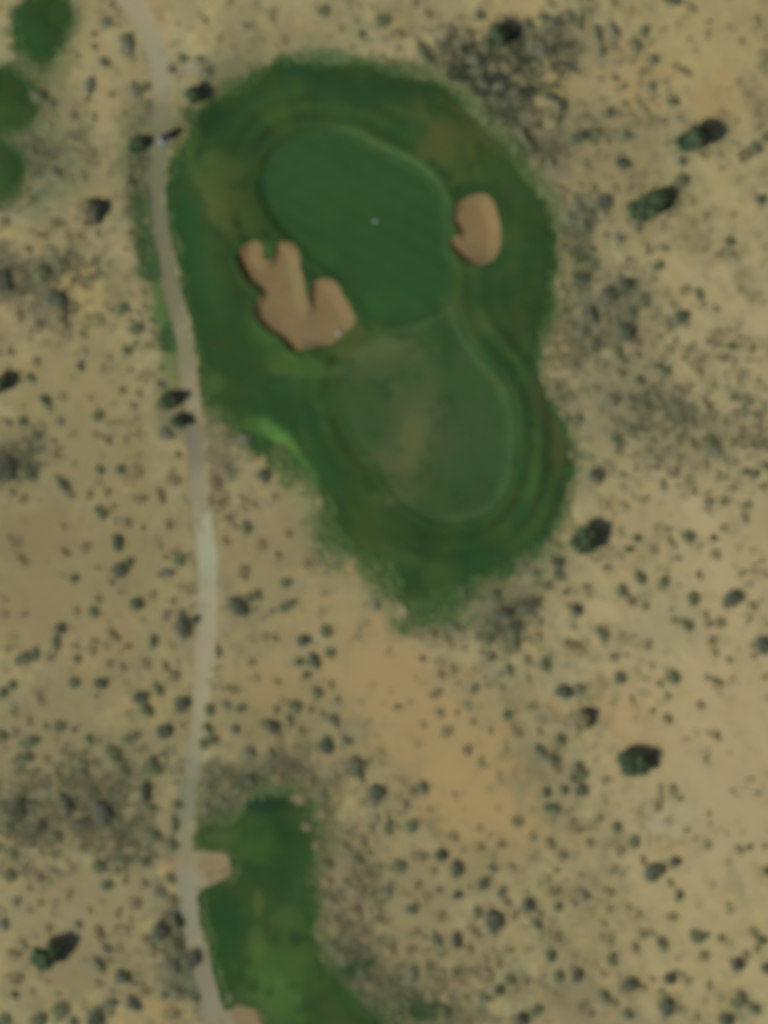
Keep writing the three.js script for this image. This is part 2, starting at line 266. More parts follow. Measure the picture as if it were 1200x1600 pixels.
// bare desert soil: tan silt with gravel, litter and old wash lines
const mottle = (n, box, sizes, colours, lo, hi, keep = () => true) => Array.from({ length: n }, () => { const x = lerp(box[0], box[2], rnd()), y = lerp(box[1], box[3], rnd()), r = lerp(sizes[0], sizes[1], rnd() * rnd()); return [x, y, r * (1 + rnd()), r, 30 + rnd() * 60, colours[Math.floor(rnd() * colours.length)], lerp(lo, hi, rnd())]; }).filter((p) => keep(p[0], p[1]));
const soilPatches = [
  ...mottle(150, [-40, -40, 640, 1640], [12, 60], [[126, 120, 84], [118, 113, 79], [150, 134, 92], [144, 126, 86], [134, 128, 90]], 0.25, 0.6),
  ...mottle(170, [600, -40, 1240, 1640], [10, 56], [[168, 153, 112], [134, 127, 90], [126, 120, 86], [156, 134, 92], [160, 148, 106], [146, 138, 98]], 0.25, 0.6),
  [905, 350, 30, 50, 20, [96, 98, 68], 0.75], [950, 490, 76, 66, -30, [98, 98, 72], 0.75], [985, 600, 90, 60, 20, [114, 109, 79], 0.7], [1080, 690, 110, 44, 0, [116, 110, 80], 0.7], [905, 610, 24, 50, 0, [124, 120, 86], 0.6], [212, 270, 22, 80, 0, [88, 94, 60], 0.85], [205, 190, 26, 40, 0, [104, 106, 72], 0.7], [85, 470, 40, 70, -20, [92, 88, 68], 0.6], [30, 440, 40, 50, 0, [96, 90, 70], 0.6], [25, 715, 50, 44, 0, [92, 92, 70], 0.7], [60, 240, 70, 60, 0, [106, 110, 76], 0.6], [1090, 800, 90, 16, 60, [166, 152, 112], 0.7], [1150, 940, 110, 22, 62, [168, 154, 112], 0.7], [1060, 440, 90, 18, 62, [156, 142, 98], 0.7], [1130, 300, 110, 24, 58, [158, 144, 98], 0.7], [1150, 1240, 60, 120, 0, [166, 150, 110], 0.6], [170, 520, 40, 30, 20, [150, 136, 96], 0.6], [120, 585, 44, 30, 20, [148, 134, 92], 0.6],
  [650, 1110, 190, 70, 48, [154, 133, 89], 0.7], [760, 1270, 110, 70, 40, [156, 134, 89], 0.7], [560, 1060, 80, 50, 40, [152, 132, 90], 0.6], [640, 1585, 90, 30, 10, [66, 80, 50], 0.9],
  [330, 1262, 34, 44, 10, [82, 92, 58], 0.9], [400, 1215, 80, 30, -4, [92, 94, 66], 0.8], [505, 1300, 20, 70, -4, [98, 98, 68], 0.7], [560, 1525, 70, 26, 28, [80, 88, 56], 0.85], [620, 1560, 90, 34, 22, [68, 82, 52], 0.95], [515, 845, 36, 60, -30, [96, 106, 66], 0.9], [590, 915, 24, 56, -30, [104, 106, 68], 0.85], [650, 982, 50, 16, 8, [92, 102, 66], 0.8], [455, 760, 30, 40, -40, [118, 120, 80], 0.7], [850, 868, 40, 26, -35, [102, 106, 72], 0.7], [234, 395, 20, 60, -6, [84, 100, 58], 0.9], [257, 490, 14, 60, -14, [76, 98, 52], 0.9], [268, 560, 16, 40, -10, [78, 98, 56], 0.85], [222, 330, 22, 50, 0, [92, 102, 62], 0.8], [290, 1490, 20, 60, -18, [70, 84, 58], 0.8], [350, 118, 50, 26, -24, [100, 104, 68], 0.7], [520, 92, 60, 14, 5, [86, 104, 64], 0.8], [80, 112, 40, 24, -20, [96, 106, 66], 0.7], [70, 210, 36, 24, 0, [100, 112, 72], 0.7], [50, 310, 50, 20, -10, [98, 110, 74], 0.7],
  [120, 900, 190, 160, 0, [136, 124, 86], 0.7], [130, 1230, 190, 130, 10, [126, 117, 83], 0.7], [110, 1450, 150, 130, 0, [131, 121, 86], 0.6], [140, 650, 150, 130, 0, [134, 123, 85], 0.6], [420, 860, 100, 100, 20, [134, 121, 84], 0.5], [430, 1120, 110, 60, 0, [126, 116, 80], 0.7], [620, 1420, 130, 140, 0, [133, 122, 86], 0.6], [1000, 640, 150, 110, 10, [128, 120, 86], 0.6], [930, 130, 120, 90, 0, [136, 124, 86], 0.5], [950, 300, 90, 120, 30, [132, 120, 84], 0.6],
  [1150, 760, 230, 420, 8, [163, 148, 108], 0.6], [1120, 1190, 190, 260, 0, [163, 147, 107], 0.7], [1110, 60, 170, 90, 0, [159, 145, 98], 0.7], [1100, 1480, 150, 110, 0, [160, 145, 103], 0.5],
  [690, 1180, 130, 90, 50, [157, 135, 90], 0.6], [610, 1070, 110, 70, 48, [155, 134, 91], 0.6], [740, 1260, 90, 60, 40, [157, 135, 90], 0.55], [880, 515, 24, 60, 0, [148, 128, 84], 0.8], [890, 590, 26, 60, -20, [150, 132, 92], 0.6],
  [115, 435, 34, 36, 30, [163, 143, 92], 0.8], [135, 470, 30, 40, 0, [158, 140, 92], 0.6], [430, 1075, 60, 44, 0, [152, 132, 90], 0.6], [1010, 125, 70, 60, 30, [152, 132, 90], 0.6], [1115, 150, 50, 46, 0, [155, 132, 88], 0.6], [870, 130, 30, 30, 0, [150, 132, 88], 0.7],
  [150, 170, 60, 60, 0, [150, 132, 96], 0.4], [520, 950, 80, 70, 0, [150, 134, 92], 0.5], [330, 1355, 40, 30, 0, [142, 118, 80], 0.7], [262, 1346, 26, 14, -15, [148, 128, 84], 0.7], [385, 1592, 30, 22, 0, [132, 108, 70], 0.8], [250, 1580, 26, 20, 20, [152, 130, 86], 0.7], [560, 1470, 26, 26, 0, [146, 122, 86], 0.7], [505, 1410, 10, 34, -10, [142, 118, 86], 0.6], [160, 1010, 60, 60, 0, [150, 130, 92], 0.4],
  [750, 120, 76, 44, 30, [76, 76, 60], 0.95], [795, 190, 34, 80, -38, [80, 80, 62], 0.9], [845, 70, 60, 40, 0, [94, 93, 70], 0.8], [705, 75, 36, 30, 0, [104, 98, 72], 0.7], [835, 240, 22, 40, -30, [88, 86, 68], 0.7], [930, 60, 40, 50, 0, [122, 112, 82], 0.4], [860, 250, 34, 30, 50, [106, 100, 78], 0.6],
  [960, 510, 76, 60, 30, [112, 106, 78], 0.6], [930, 480, 40, 44, 0, [98, 98, 74], 0.5], [1000, 630, 130, 80, 15, [127, 120, 86], 0.6], [1090, 690, 110, 60, 0, [124, 118, 84], 0.6], [950, 620, 70, 60, 0, [120, 114, 84], 0.5],
  [342, 705, 30, 66, -14, [104, 98, 74], 0.75], [335, 780, 26, 40, 0, [116, 106, 78], 0.5], [40, 840, 90, 50, 0, [126, 113, 78], 0.6], [60, 960, 60, 60, 0, [136, 120, 84], 0.4], [115, 1520, 70, 60, 0, [124, 113, 80], 0.5], [100, 1370, 60, 40, 20, [128, 117, 82], 0.5],
  [440, 1210, 90, 32, 5, [99, 96, 70], 0.75], [490, 1260, 36, 50, 0, [104, 100, 73], 0.6], [545, 1400, 46, 110, -6, [120, 110, 82], 0.6], [600, 1560, 130, 60, 18, [92, 92, 64], 0.7], [560, 1500, 60, 40, 30, [104, 102, 70], 0.6], [700, 1590, 70, 30, 0, [104, 100, 68], 0.6], [880, 1580, 70, 40, 0, [124, 112, 80], 0.5],
  [512, 826, 30, 46, -25, [102, 110, 72], 0.75], [580, 900, 24, 50, -32, [112, 110, 72], 0.65], [480, 770, 22, 40, -30, [118, 122, 80], 0.6], [680, 985, 60, 26, 0, [112, 108, 78], 0.6], [780, 930, 70, 26, -20, [104, 104, 76], 0.6], [790, 965, 60, 40, -20, [98, 96, 72], 0.5], [860, 870, 30, 40, -30, [116, 112, 78], 0.5],
  [330, 1290, 26, 44, 0, [92, 98, 62], 0.7], [345, 1240, 40, 34, 0, [104, 106, 74], 0.6], [285, 1490, 34, 60, -20, [86, 94, 68], 0.7], [262, 1440, 26, 40, 0, [108, 104, 76], 0.5], [170, 1290, 40, 80, -30, [106, 100, 76], 0.45], [40, 1270, 60, 50, 0, [108, 104, 78], 0.45],
  [84, 232, 60, 50, 0, [112, 116, 78], 0.55], [95, 150, 40, 40, 0, [112, 110, 78], 0.5], [60, 300, 70, 36, -20, [108, 114, 82], 0.5], [10, 330, 40, 20, 0, [130, 126, 94], 0.5], [12, 60, 20, 50, 0, [118, 116, 80], 0.5], [205, 240, 36, 60, 0, [104, 106, 72], 0.55], [218, 320, 26, 60, 0, [100, 104, 66], 0.6], [228, 400, 22, 60, -6, [84, 98, 58], 0.8], [255, 500, 16, 66, -14, [78, 98, 54], 0.8], [262, 580, 26, 50, 0, [104, 110, 70], 0.6], [272, 650, 30, 34, 0, [96, 98, 70], 0.6],
  [370, 112, 60, 34, -20, [112, 108, 76], 0.6], [440, 70, 90, 30, 0, [126, 118, 82], 0.5], [520, 88, 60, 14, 6, [84, 104, 66], 0.7], [300, 108, 14, 12, 0, [142, 138, 116], 0.8], [320, 110, 26, 26, 0, [108, 106, 82], 0.5], [270, 190, 14, 40, 8, [106, 106, 74], 0.6], [278, 215, 14, 26, 0, [96, 94, 54], 0.7],
  [722, 138, 10, 36, -42, [136, 136, 92], 0.9], [765, 176, 9, 50, -44, [140, 136, 92], 0.9], [815, 232, 9, 50, -36, [124, 130, 84], 0.9], [855, 290, 9, 44, -24, [116, 122, 80], 0.8], [884, 340, 14, 50, -14, [118, 118, 80], 0.5], [880, 440, 16, 60, 8, [112, 108, 72], 0.5], [900, 740, 24, 50, 0, [116, 116, 80], 0.5],
  [1045, 985, 60, 40, 10, [141, 136, 100], 0.6], [1045, 1280, 40, 36, 20, [156, 150, 114], 0.6], [932, 958, 26, 22, 0, [168, 150, 110], 0.7], [975, 1120, 40, 60, -20, [162, 138, 96], 0.5], [870, 1060, 40, 40, 0, [148, 140, 104], 0.5], [150, 1290, 150, 120, 10, [126, 119, 86], 0.35], [100, 1450, 90, 60, 0, [136, 126, 92], 0.4], [760, 900, 40, 14, 0, [122, 124, 84], 0.5],
  [700, 1390, 120, 60, 0, [134, 122, 86], 0.4], [650, 1500, 90, 60, 0, [124, 115, 80], 0.5], [790, 1340, 60, 50, 0, [134, 122, 86], 0.4], [420, 1000, 60, 40, 0, [140, 126, 88], 0.4], [400, 830, 60, 50, 0, [136, 122, 88], 0.4],
];
const soilMap = makeMap((x, z, k) => {
  const big = fbm(x * 0.03 + 5, z * 0.03, 3), mid = fbm(x * 0.16 - 3, z * 0.16 + 8, 4), fine = fbm(x * 1.1, z * 1.1, 3), grit = vn(x * 5.1, z * 5.1) * 0.5 + vn(x * 11, z * 11) * 0.5;
  const wash = fbm((x * 0.87 - z * 0.5) * 0.8, (x * 0.5 + z * 0.87) * 0.13, 3) * (x > 22 ? 1.7 : 0.8);              // faint run-off streaks
  const l = 1 + 0.07 * big + 0.12 * mid + 0.085 * fine + 0.05 * grit + 0.06 * wash, hue = fbm(x * 0.45 + 31, z * 0.45 - 12, 3);
  const litter = sstep(0.30, 0.62, fbm(x * 0.7 + 50, z * 0.7 + 50, 4)) * 0.2;
  return [(142 + 8 * hue) * l * (1 - litter), (131 + 1.5 * hue) * l * (1 - litter * 0.85), (92 - 4 * hue) * l * (1 - litter * 0.95)];
}, soilPatches);
// bare mineral surfaces that are kept clean: the path and the bunker sand
const mineralMap = makeMap((x, z) => {
  const inBunker = Math.min(sample(dBA, x, z), sample(dBB, x, z)) < 2, m = fbm(x * 0.3, z * 0.3 + 20, 3), f = fbm(x * 1.7, z * 1.7, 3), g = vn(x * 7, z * 7);
  const l = 1 + 0.045 * m + 0.04 * f + 0.035 * g;
  if (inBunker) { const rake = Math.sin((x * 0.8 + z * 0.6) * 9 + 3 * m) * 0.02; return [119 * (l + rake), 101 * (l + rake), 64 * (l + rake)]; }
  return [136 * l, 127 * l, 93 * l];
}, [
  [215, 20, 60, 80, 0, [151, 140, 103], 0.9], [248, 110, 40, 60, 0, [147, 138, 103], 0.9], [252, 185, 40, 50, 0, [117, 112, 81], 0.9], [246, 260, 40, 70, 0, [108, 108, 76], 0.97], [250, 350, 40, 70, 0, [107, 106, 76], 0.97], [266, 450, 40, 80, 0, [110, 107, 77], 0.97], [285, 545, 40, 60, 0, [122, 116, 84], 0.9], [300, 615, 40, 40, 0, [136, 127, 95], 0.85], [304, 695, 40, 50, 0, [116, 110, 84], 0.9], [310, 780, 40, 50, 0, [136, 128, 96], 0.85], [324, 870, 40, 70, 0, [154, 151, 117], 0.95], [322, 980, 40, 80, 0, [153, 143, 108], 0.9], [313, 1090, 40, 70, 0, [152, 142, 106], 0.9], [306, 1160, 40, 40, 0, [140, 134, 100], 0.85], [294, 1240, 40, 60, 0, [120, 118, 88], 0.95], [288, 1320, 40, 40, 0, [130, 122, 88], 0.9], [296, 1430, 40, 70, 0, [132, 127, 99], 0.9], [318, 1520, 40, 50, 0, [126, 118, 92], 0.9], [338, 1590, 40, 40, 0, [130, 123, 94], 0.9], [338, 1358, 30, 34, 0, [130, 113, 77], 0.95], [262, 1350, 18, 16, 0, [146, 126, 84], 0.9], [385, 1592, 34, 26, 0, [124, 107, 72], 0.95], [313, 596, 9, 16, 0, [132, 108, 74], 0.9],
  [462, 440, 18, 44, -8, [120, 108, 68], 0.4], [515, 465, 22, 30, -30, [124, 101, 63], 0.6], [425, 500, 20, 26, -40, [110, 94, 62], 0.5], [390, 400, 14, 16, 0, [124, 99, 65], 0.6], [760, 345, 22, 40, 0, [126, 103, 63], 0.6], [735, 395, 26, 16, 0, [111, 94, 63], 0.5], [480, 520, 30, 16, 0, [116, 100, 70], 0.5],
], [0.985, 1, 1.045]);
// turf
const turfPatches = [
  ...mottle(170, [240, 80, 920, 1000], [9, 40], [[64, 80, 44], [39, 68, 36], [55, 85, 42], [70, 82, 46], [44, 74, 40]], 0.2, 0.5, (x, y) => sample(dGreen, PX(x), PZ(y)) > 3),
  ...mottle(60, [290, 1220, 600, 1620], [9, 34], [[66, 84, 46], [42, 70, 38], [70, 92, 48], [56, 80, 44]], 0.25, 0.5),
  ...mottle(18, [-20, -20, 120, 320], [9, 30], [[62, 82, 44], [40, 68, 36]], 0.2, 0.45),
  [345, 300, 30, 60, -14, [80, 88, 46], 0.9], [340, 265, 50, 36, 0, [68, 88, 46], 0.75], [380, 330, 26, 50, -30, [66, 84, 44], 0.6], [432, 182, 26, 22, 20, [58, 84, 36], 0.6], [690, 215, 60, 46, 40, [74, 80, 44], 0.9], [745, 195, 80, 20, 46, [72, 78, 44], 0.9], [800, 290, 40, 24, 55, [62, 78, 42], 0.6], [720, 250, 30, 30, 0, [68, 84, 40], 0.5], [470, 572, 66, 20, 8, [68, 96, 46], 0.8], [410, 520, 24, 34, -40, [60, 92, 44], 0.6], [540, 545, 34, 24, -30, [82, 92, 50], 0.7], [555, 510, 14, 24, -30, [82, 96, 52], 0.6], [330, 600, 24, 20, 0, [72, 96, 52], 0.6],
  [326, 186, 40, 24, -30, [34, 58, 32], 0.75], [375, 225, 36, 26, 0, [36, 66, 36], 0.5], [470, 110, 50, 16, 5, [36, 66, 36], 0.6], [560, 140, 80, 22, 6, [40, 68, 40], 0.6], [640, 205, 30, 26, 0, [36, 68, 36], 0.5], [295, 380, 22, 90, -8, [38, 72, 38], 0.7], [340, 480, 34, 60, -16, [40, 72, 38], 0.5], [370, 560, 50, 26, 0, [42, 72, 40], 0.6], [450, 640, 60, 36, 25, [38, 70, 38], 0.6], [510, 720, 24, 60, -24, [40, 74, 38], 0.5], [630, 905, 26, 24, 0, [38, 68, 40], 0.6], [775, 460, 50, 22, -20, [38, 68, 38], 0.5], [760, 430, 36, 16, -40, [42, 72, 42], 0.5], [775, 560, 20, 50, -32, [40, 70, 38], 0.6], [740, 870, 50, 36, -10, [38, 72, 38], 0.55], [830, 300, 30, 60, -24, [50, 76, 40], 0.5],
  [850, 640, 12, 60, -20, [68, 70, 42], 0.7], [872, 690, 14, 50, 0, [80, 84, 50], 0.7], [812, 510, 12, 40, -20, [62, 74, 42], 0.6], [850, 590, 14, 30, -20, [58, 78, 42], 0.4], [600, 820, 40, 40, 0, [58, 78, 38], 0.5], [690, 900, 30, 26, 0, [62, 84, 44], 0.5], [560, 780, 20, 60, -20, [54, 76, 36], 0.5], [660, 955, 44, 24, 0, [72, 92, 58], 0.75], [820, 880, 30, 16, -30, [74, 88, 58], 0.6], [700, 925, 30, 10, -20, [66, 100, 56], 0.5],
  [345, 648, 16, 14, 0, [82, 106, 64], 0.7], [400, 668, 22, 14, 30, [66, 100, 50], 0.7], [425, 672, 14, 24, -40, [76, 114, 56], 0.85], [444, 696, 16, 34, -32, [86, 126, 62], 0.95], [464, 724, 16, 30, -34, [80, 118, 60], 0.9], [485, 752, 14, 16, 0, [88, 118, 66], 0.8], [395, 692, 22, 16, 20, [46, 84, 48], 0.5], [695, 120, 24, 16, 20, [92, 112, 64], 0.7], [820, 270, 9, 40, -34, [90, 108, 62], 0.7], [768, 205, 8, 50, -45, [98, 108, 66], 0.7], [860, 330, 9, 40, -16, [84, 98, 58], 0.6], [850, 520, 10, 40, 10, [60, 92, 44], 0.5], [520, 97, 60, 8, 5, [74, 98, 56], 0.6], [300, 215, 12, 30, 8, [66, 92, 44], 0.6],
  [640, 680, 60, 90, 10, [78, 88, 58], 0.75], [600, 560, 70, 34, -24, [78, 91, 57], 0.75], [570, 640, 36, 60, -20, [60, 80, 48], 0.6], [730, 690, 60, 90, 0, [58, 78, 52], 0.5], [600, 545, 40, 18, -20, [84, 98, 58], 0.7], [640, 580, 46, 34, 0, [70, 88, 56], 0.5], [720, 600, 34, 40, -30, [54, 80, 44], 0.6], [585, 640, 30, 20, 30, [54, 82, 46], 0.5], [655, 655, 26, 20, 0, [82, 92, 58], 0.7], [646, 695, 30, 40, 20, [88, 94, 56], 0.75], [610, 720, 26, 24, 30, [84, 92, 62], 0.6], [630, 770, 34, 24, 20, [80, 90, 56], 0.5], [735, 740, 50, 40, 0, [54, 80, 46], 0.6], [700, 690, 36, 26, 0, [66, 80, 54], 0.5], [715, 660, 26, 18, 0, [60, 82, 48], 0.4], [660, 620, 20, 26, 0, [74, 88, 60], 0.5],
  [490, 270, 60, 40, 20, [50, 82, 46], 0.5], [560, 320, 60, 60, 0, [48, 82, 42], 0.4], [500, 390, 40, 20, 30, [50, 86, 40], 0.5], [640, 440, 60, 30, -10, [42, 78, 40], 0.5], [600, 475, 30, 24, 0, [48, 86, 42], 0.5],
  [415, 1255, 44, 16, -4, [34, 60, 40], 0.9], [370, 1290, 44, 14, -20, [56, 80, 44], 0.5], [340, 1310, 30, 14, 0, [78, 92, 54], 0.6], [400, 1320, 40, 36, 0, [60, 90, 40], 0.6], [350, 1430, 26, 40, -12, [36, 66, 36], 0.8], [356, 1490, 22, 40, -10, [38, 72, 36], 0.7], [404, 1412, 9, 22, 0, [84, 94, 50], 0.6], [440, 1520, 60, 60, -10, [68, 97, 47], 0.65], [440, 1535, 14, 16, 0, [84, 116, 60], 0.4], [430, 1575, 40, 40, 0, [70, 98, 48], 0.6], [455, 1440, 34, 24, 0, [76, 94, 50], 0.6], [480, 1425, 8, 30, 0, [40, 84, 36], 0.6], [470, 1360, 20, 70, 0, [48, 80, 42], 0.5], [490, 1300, 12, 40, 0, [78, 88, 56], 0.5], [400, 1470, 16, 30, 0, [72, 94, 46], 0.5], [550, 1560, 40, 20, 20, [46, 78, 40], 0.6], [620, 1570, 50, 20, 18, [44, 76, 46], 0.6],
  [50, 60, 26, 34, 10, [46, 80, 42], 0.5], [88, 20, 16, 20, 0, [60, 86, 42], 0.5], [40, 75, 22, 24, 20, [38, 68, 34], 0.5], [60, 150, 10, 20, -20, [36, 66, 34], 0.6], [40, 182, 22, 18, 0, [62, 80, 44], 0.5], [10, 225, 24, 10, 20, [64, 92, 46], 0.5],
];
const turfMap = makeMap((x, z) => {
  const f = fbm(x * 1.3, z * 1.3, 3), m = fbm(x * 0.28 + 4, z * 0.28, 3), g = vn(x * 6.3, z * 6.3), h = fbm(x * 0.5 + 70, z * 0.5, 2), hue = fbm(x * 0.8 - 40, z * 0.8 + 15, 2);
  const dg = sample(dGreen, x, z), df = sample(dFair, x, z);
  if (dg < 0.02 && dg <= df) {                          // putting green: short, even, with faint cut lines
    const cut = Math.sin((x * 0.5 - z * 0.87) * 2.1) * 0.018, l = 1 + 0.035 * f + 0.045 * m + 0.012 * g + cut;
    return [(46 + 3 * hue) * l, 76.5 * l, (41 - 2 * hue) * l];
  }
  if (df < 0) {                                         // fairway, with a lighter first cut along its edge
    const collar = sstep(-1.9, -0.7, df + 0.35 * m) * sstep(-6, 2, x - PX(590)), l = 1 + 0.05 * f + 0.10 * m + 0.03 * g;
    return [(52 + 9 * collar + 5 * h + 5 * hue) * l, (78 + 8 * collar) * l, (42 + 8 * collar - 3 * hue) * l];
  }
  const litBank = sstep(0, 0.5, dg) * sstep(2.0, 0.8, dg + 0.4 * h) * sstep(PX(500), PX(570), x) * sstep(PZ(350), PZ(300), z);   // sunlit slope painted in as a paler collar, upper right of the green
  const d = Math.min(dg, df), ring = Math.sin(d * 2.05 + 0.9 * m) * sstep(13, 3, d) * sstep(0.2, 0.8, d);   // mower rings round the short grass
  const l = 1 + 0.06 * f + 0.10 * m + 0.05 * g + 0.13 * ring * (0.75 + 0.9 * fbm(x * 0.12 + 3, z * 0.12, 2));
  return [(49 + 9 * h + 6 * hue + 13 * litBank) * l, (73 + 2 * h + 13 * litBank) * l, (37 - h - 3 * hue + 12 * litBank) * l];
}, turfPatches, [0.97, 0.955, 0.89]);

// ───────────────────────── setting ─────────────────────────
const grit = new THREE.DataTexture(new Uint8Array(256 * 256 * 4).map((_, i) => (i % 4 === 3 ? 255 : 128 + 110 * TAB[(i >> 2) % TAB.length] * (0.5 + 0.5 * TAB[((i >> 2) * 7) % TAB.length]))), 256, 256);
grit.wrapS = grit.wrapT = THREE.RepeatWrapping; grit.magFilter = THREE.LinearFilter; grit.repeat.set(MAPW / 16, MAPH / 16); grit.needsUpdate = true;
const soilMat = new THREE.MeshPhysicalMaterial({ name: 'desert soil', specularIntensity: 0.25, map: soilMap, bumpMap: grit, bumpScale: 0.03, roughness: 1 });
const mineralMat = new THREE.MeshPhysicalMaterial({ name: 'path and bunker sand', specularIntensity: 0.25, map: mineralMap, bumpMap: grit, bumpScale: 0.012, roughness: 1 });
const turfMat = new THREE.MeshPhysicalMaterial({ name: 'turf', specularIntensity: 0.25, map: turfMap, bumpMap: grit, bumpScale: 0.03, roughness: 0.95, side: THREE.DoubleSide });
const shortMat = new THREE.MeshPhysicalMaterial({ name: 'short turf', specularIntensity: 0.25, map: turfMap, bumpMap: grit, bumpScale: 0.008, roughness: 0.9, side: THREE.DoubleSide });
const struct = (name, g, m, label) => tag(addMesh(name, g, m), label, null, null, 'structure');
struct('ground', groundGeometry(0.05), soilMat, 'tan desert soil with pebbles and dry litter all round the golf hole');
const rag = (d, amp) => each((k, x, z) => d[k] + amp * fbm(x * 0.8, z * 0.8, 3));
struct('cart_path', sheet(rag(dPath, 0.35), -0.02), mineralMat, 'narrow tan cart path winding down the left side of the golf hole');
struct('sandy_pad', sheet(rag(dPad, 0.5), -0.012), mineralMat, 'bare sandy pad across the cart path beside the lower fairway');
struct('sandy_pad', sheet(rag(dCorner, 0.4), -0.012), mineralMat, 'bare brown sandy corner where path and lower fairway meet the bottom edge');
const noSand = (d) => each((k) => Math.max(d[k], -dBunker[k]));
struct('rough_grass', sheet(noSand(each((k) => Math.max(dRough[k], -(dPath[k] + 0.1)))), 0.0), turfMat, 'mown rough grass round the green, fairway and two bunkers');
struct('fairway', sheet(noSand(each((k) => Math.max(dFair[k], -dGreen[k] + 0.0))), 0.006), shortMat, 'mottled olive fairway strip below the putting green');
struct('putting_green', sheet(noSand(dGreen), 0.010), shortMat, 'smooth dark putting green with a flagstick in it');
struct('lower_fairway', sheet(each((k) => Math.max(dLower[k], -(dPath[k] + 0.1), -dPad[k], -dCorner[k])), 0.0), turfMat, 'patch of green fairway grass at the bottom beside the cart path');
struct('tee_grass', sheet(rTA, 0.0), turfMat, 'upper oval green tee in the top left corner');
struct('tee_grass', sheet(rTB, 0.004), turfMat, 'middle green tee cut by the left edge of the photo');
struct('tee_grass', sheet(rTC, 0.0), turfMat, 'lower green tee cut by the left edge of the photo');
const bA = each((k) => dBA[k] - 0.25), bB = each((k) => dBB[k] - 0.25);
tag(addMesh('sand_bunker', sheet(bA, -0.03, 0.01), mineralMat), 'large lobed tan sand bunker left of the putting green', 'bunker');
tag(addMesh('sand_bunker', sheet(bB, -0.03, 0.01), mineralMat), 'small kidney shaped tan sand bunker right of the putting green', 'bunker');

// ───────────────────────── plants ─────────────────────────
// Leaf clumps spread through several lobes; every face is a leaf spray with its own tilt and tone.
function leafCloud(lobes, count, size, tones, gapScale = 1, loose = 0, lie = 0.35, twigs = 0) {
  const pos = [], col = [], total = lobes.reduce((s, l) => s + l[3] ** 2, 0), a = new THREE.Vector3(), b = new THREE.Vector3(), n = new THREE.Vector3(), up = new THREE.Vector3();
  for (const [cx, cy, cz, r, flat = 0.85] of lobes) {
    const m = Math.round(count * r * r / total), tone = 0.82 + rnd() * 0.36;
    for (let i = 0; i < m; i++) {
      const u = rnd() * 2 - 1, t = rnd() * 6.283, s = Math.sqrt(1 - u * u), q = r * (rnd() < loose ? 0.9 + 0.65 * rnd() : 0.5 + 0.54 * Math.pow(rnd(), 0.7)) * (1 + 0.22 * gapScale * vn(cx * 9 + u * 2.6 + 40, t * 1.4 + cz * 7));
      const x = cx + s * Math.cos(t) * q, y = Math.max(0.02, cy + u * q * flat), z = cz + s * Math.sin(t) * q;
      n.set(s * Math.cos(t) + (rnd() - 0.5) * 1.5, u * (lie > 1 ? 0.4 : 1) + lie + (rnd() - 0.5) * 1.4, s * Math.sin(t) + (rnd() - 0.5) * 1.5).normalize();
      up.set(rnd() - 0.5, rnd() - 0.5, rnd() - 0.5); a.crossVectors(n, up).normalize(); b.crossVectors(n, a);
      const w = size * (0.6 + rnd() * 0.8), l = w * (1 + rnd() * 0.7), c = tones[Math.floor(rnd() * tones.length)], k = tone * (0.8 + rnd() * 0.4);
      const P = (p, e) => pos.push(x + a.x * p * w + b.x * e * l, y + a.y * p * w + b.y * e * l, z + a.z * p * w + b.z * e * l);
      P(-0.5, 0); P(0, -0.6); P(0.5, 0.05); P(-0.5, 0); P(0.5, 0.05); P(0, 0.6);
      for (let v = 0; v < 6; v++) col.push(c[0] * k, c[1] * k, c[2] * k);
    }
  }
  for (let i = 0; i < twigs; i++) {
    const t = (i + rnd() * 0.6) / twigs * 6.283, l = 1.0 + rnd() * 0.35, h = 0.1 + rnd() * 0.25, cx = Math.cos(t), cz = Math.sin(t);
    pos.push(-cz * 0.02, 0.02, cx * 0.02, cz * 0.02, 0.02, -cx * 0.02, cx * l, h, cz * l);
    for (let v = 0; v < 3; v++) col.push(0.2, 0.16, 0.11);
  }
  const g = new THREE.BufferGeometry();
  g.setAttribute('position', new THREE.Float32BufferAttribute(pos, 3)); g.setAttribute('color', new THREE.Float32BufferAttribute(col, 3));
  g.computeVertexNormals();
  return g;
}
function limb(from, to, r0, r1, sides = 6) {
  const d = new THREE.Vector3().subVectors(to, from), g = new THREE.CylinderGeometry(r1, r0, d.length(), sides, 1);
  g.applyQuaternion(new THREE.Quaternion().setFromUnitVectors(new THREE.Vector3(0, 1, 0), d.clone().normalize()));
  return g.translate((from.x + to.x) / 2, (from.y + to.y) / 2, (from.z + to.z) / 2);
}
const leafMat = new THREE.MeshPhysicalMaterial({ name: 'leaves', specularIntensity: 0.4, transmission: 0.3, thickness: 0, vertexColors: true, roughness: 0.95, side: THREE.DoubleSide });
const woodMat = new THREE.MeshStandardMaterial({ name: 'grey bark', color: new THREE.Color().setRGB(0.11, 0.085, 0.06), roughness: 1 });
const TONES = {
  D: [[0.260, 0.267, 0.119], [0.220, 0.235, 0.110], [0.305, 0.298, 0.134]], K: [[0.206, 0.211, 0.115], [0.168, 0.178, 0.103], [0.246, 0.242, 0.127]],
  G: [[0.336, 0.320, 0.173], [0.294, 0.294, 0.160], [0.367, 0.341, 0.184]], B: [[0.431, 0.347, 0.159], [0.381, 0.308, 0.146], [0.482, 0.386, 0.174]], O: [[0.448, 0.375, 0.164], [0.386, 0.342, 0.148], [0.504, 0.414, 0.185]],
  T: [[0.125, 0.172, 0.068], [0.098, 0.140, 0.058], [0.155, 0.200, 0.080]],
};
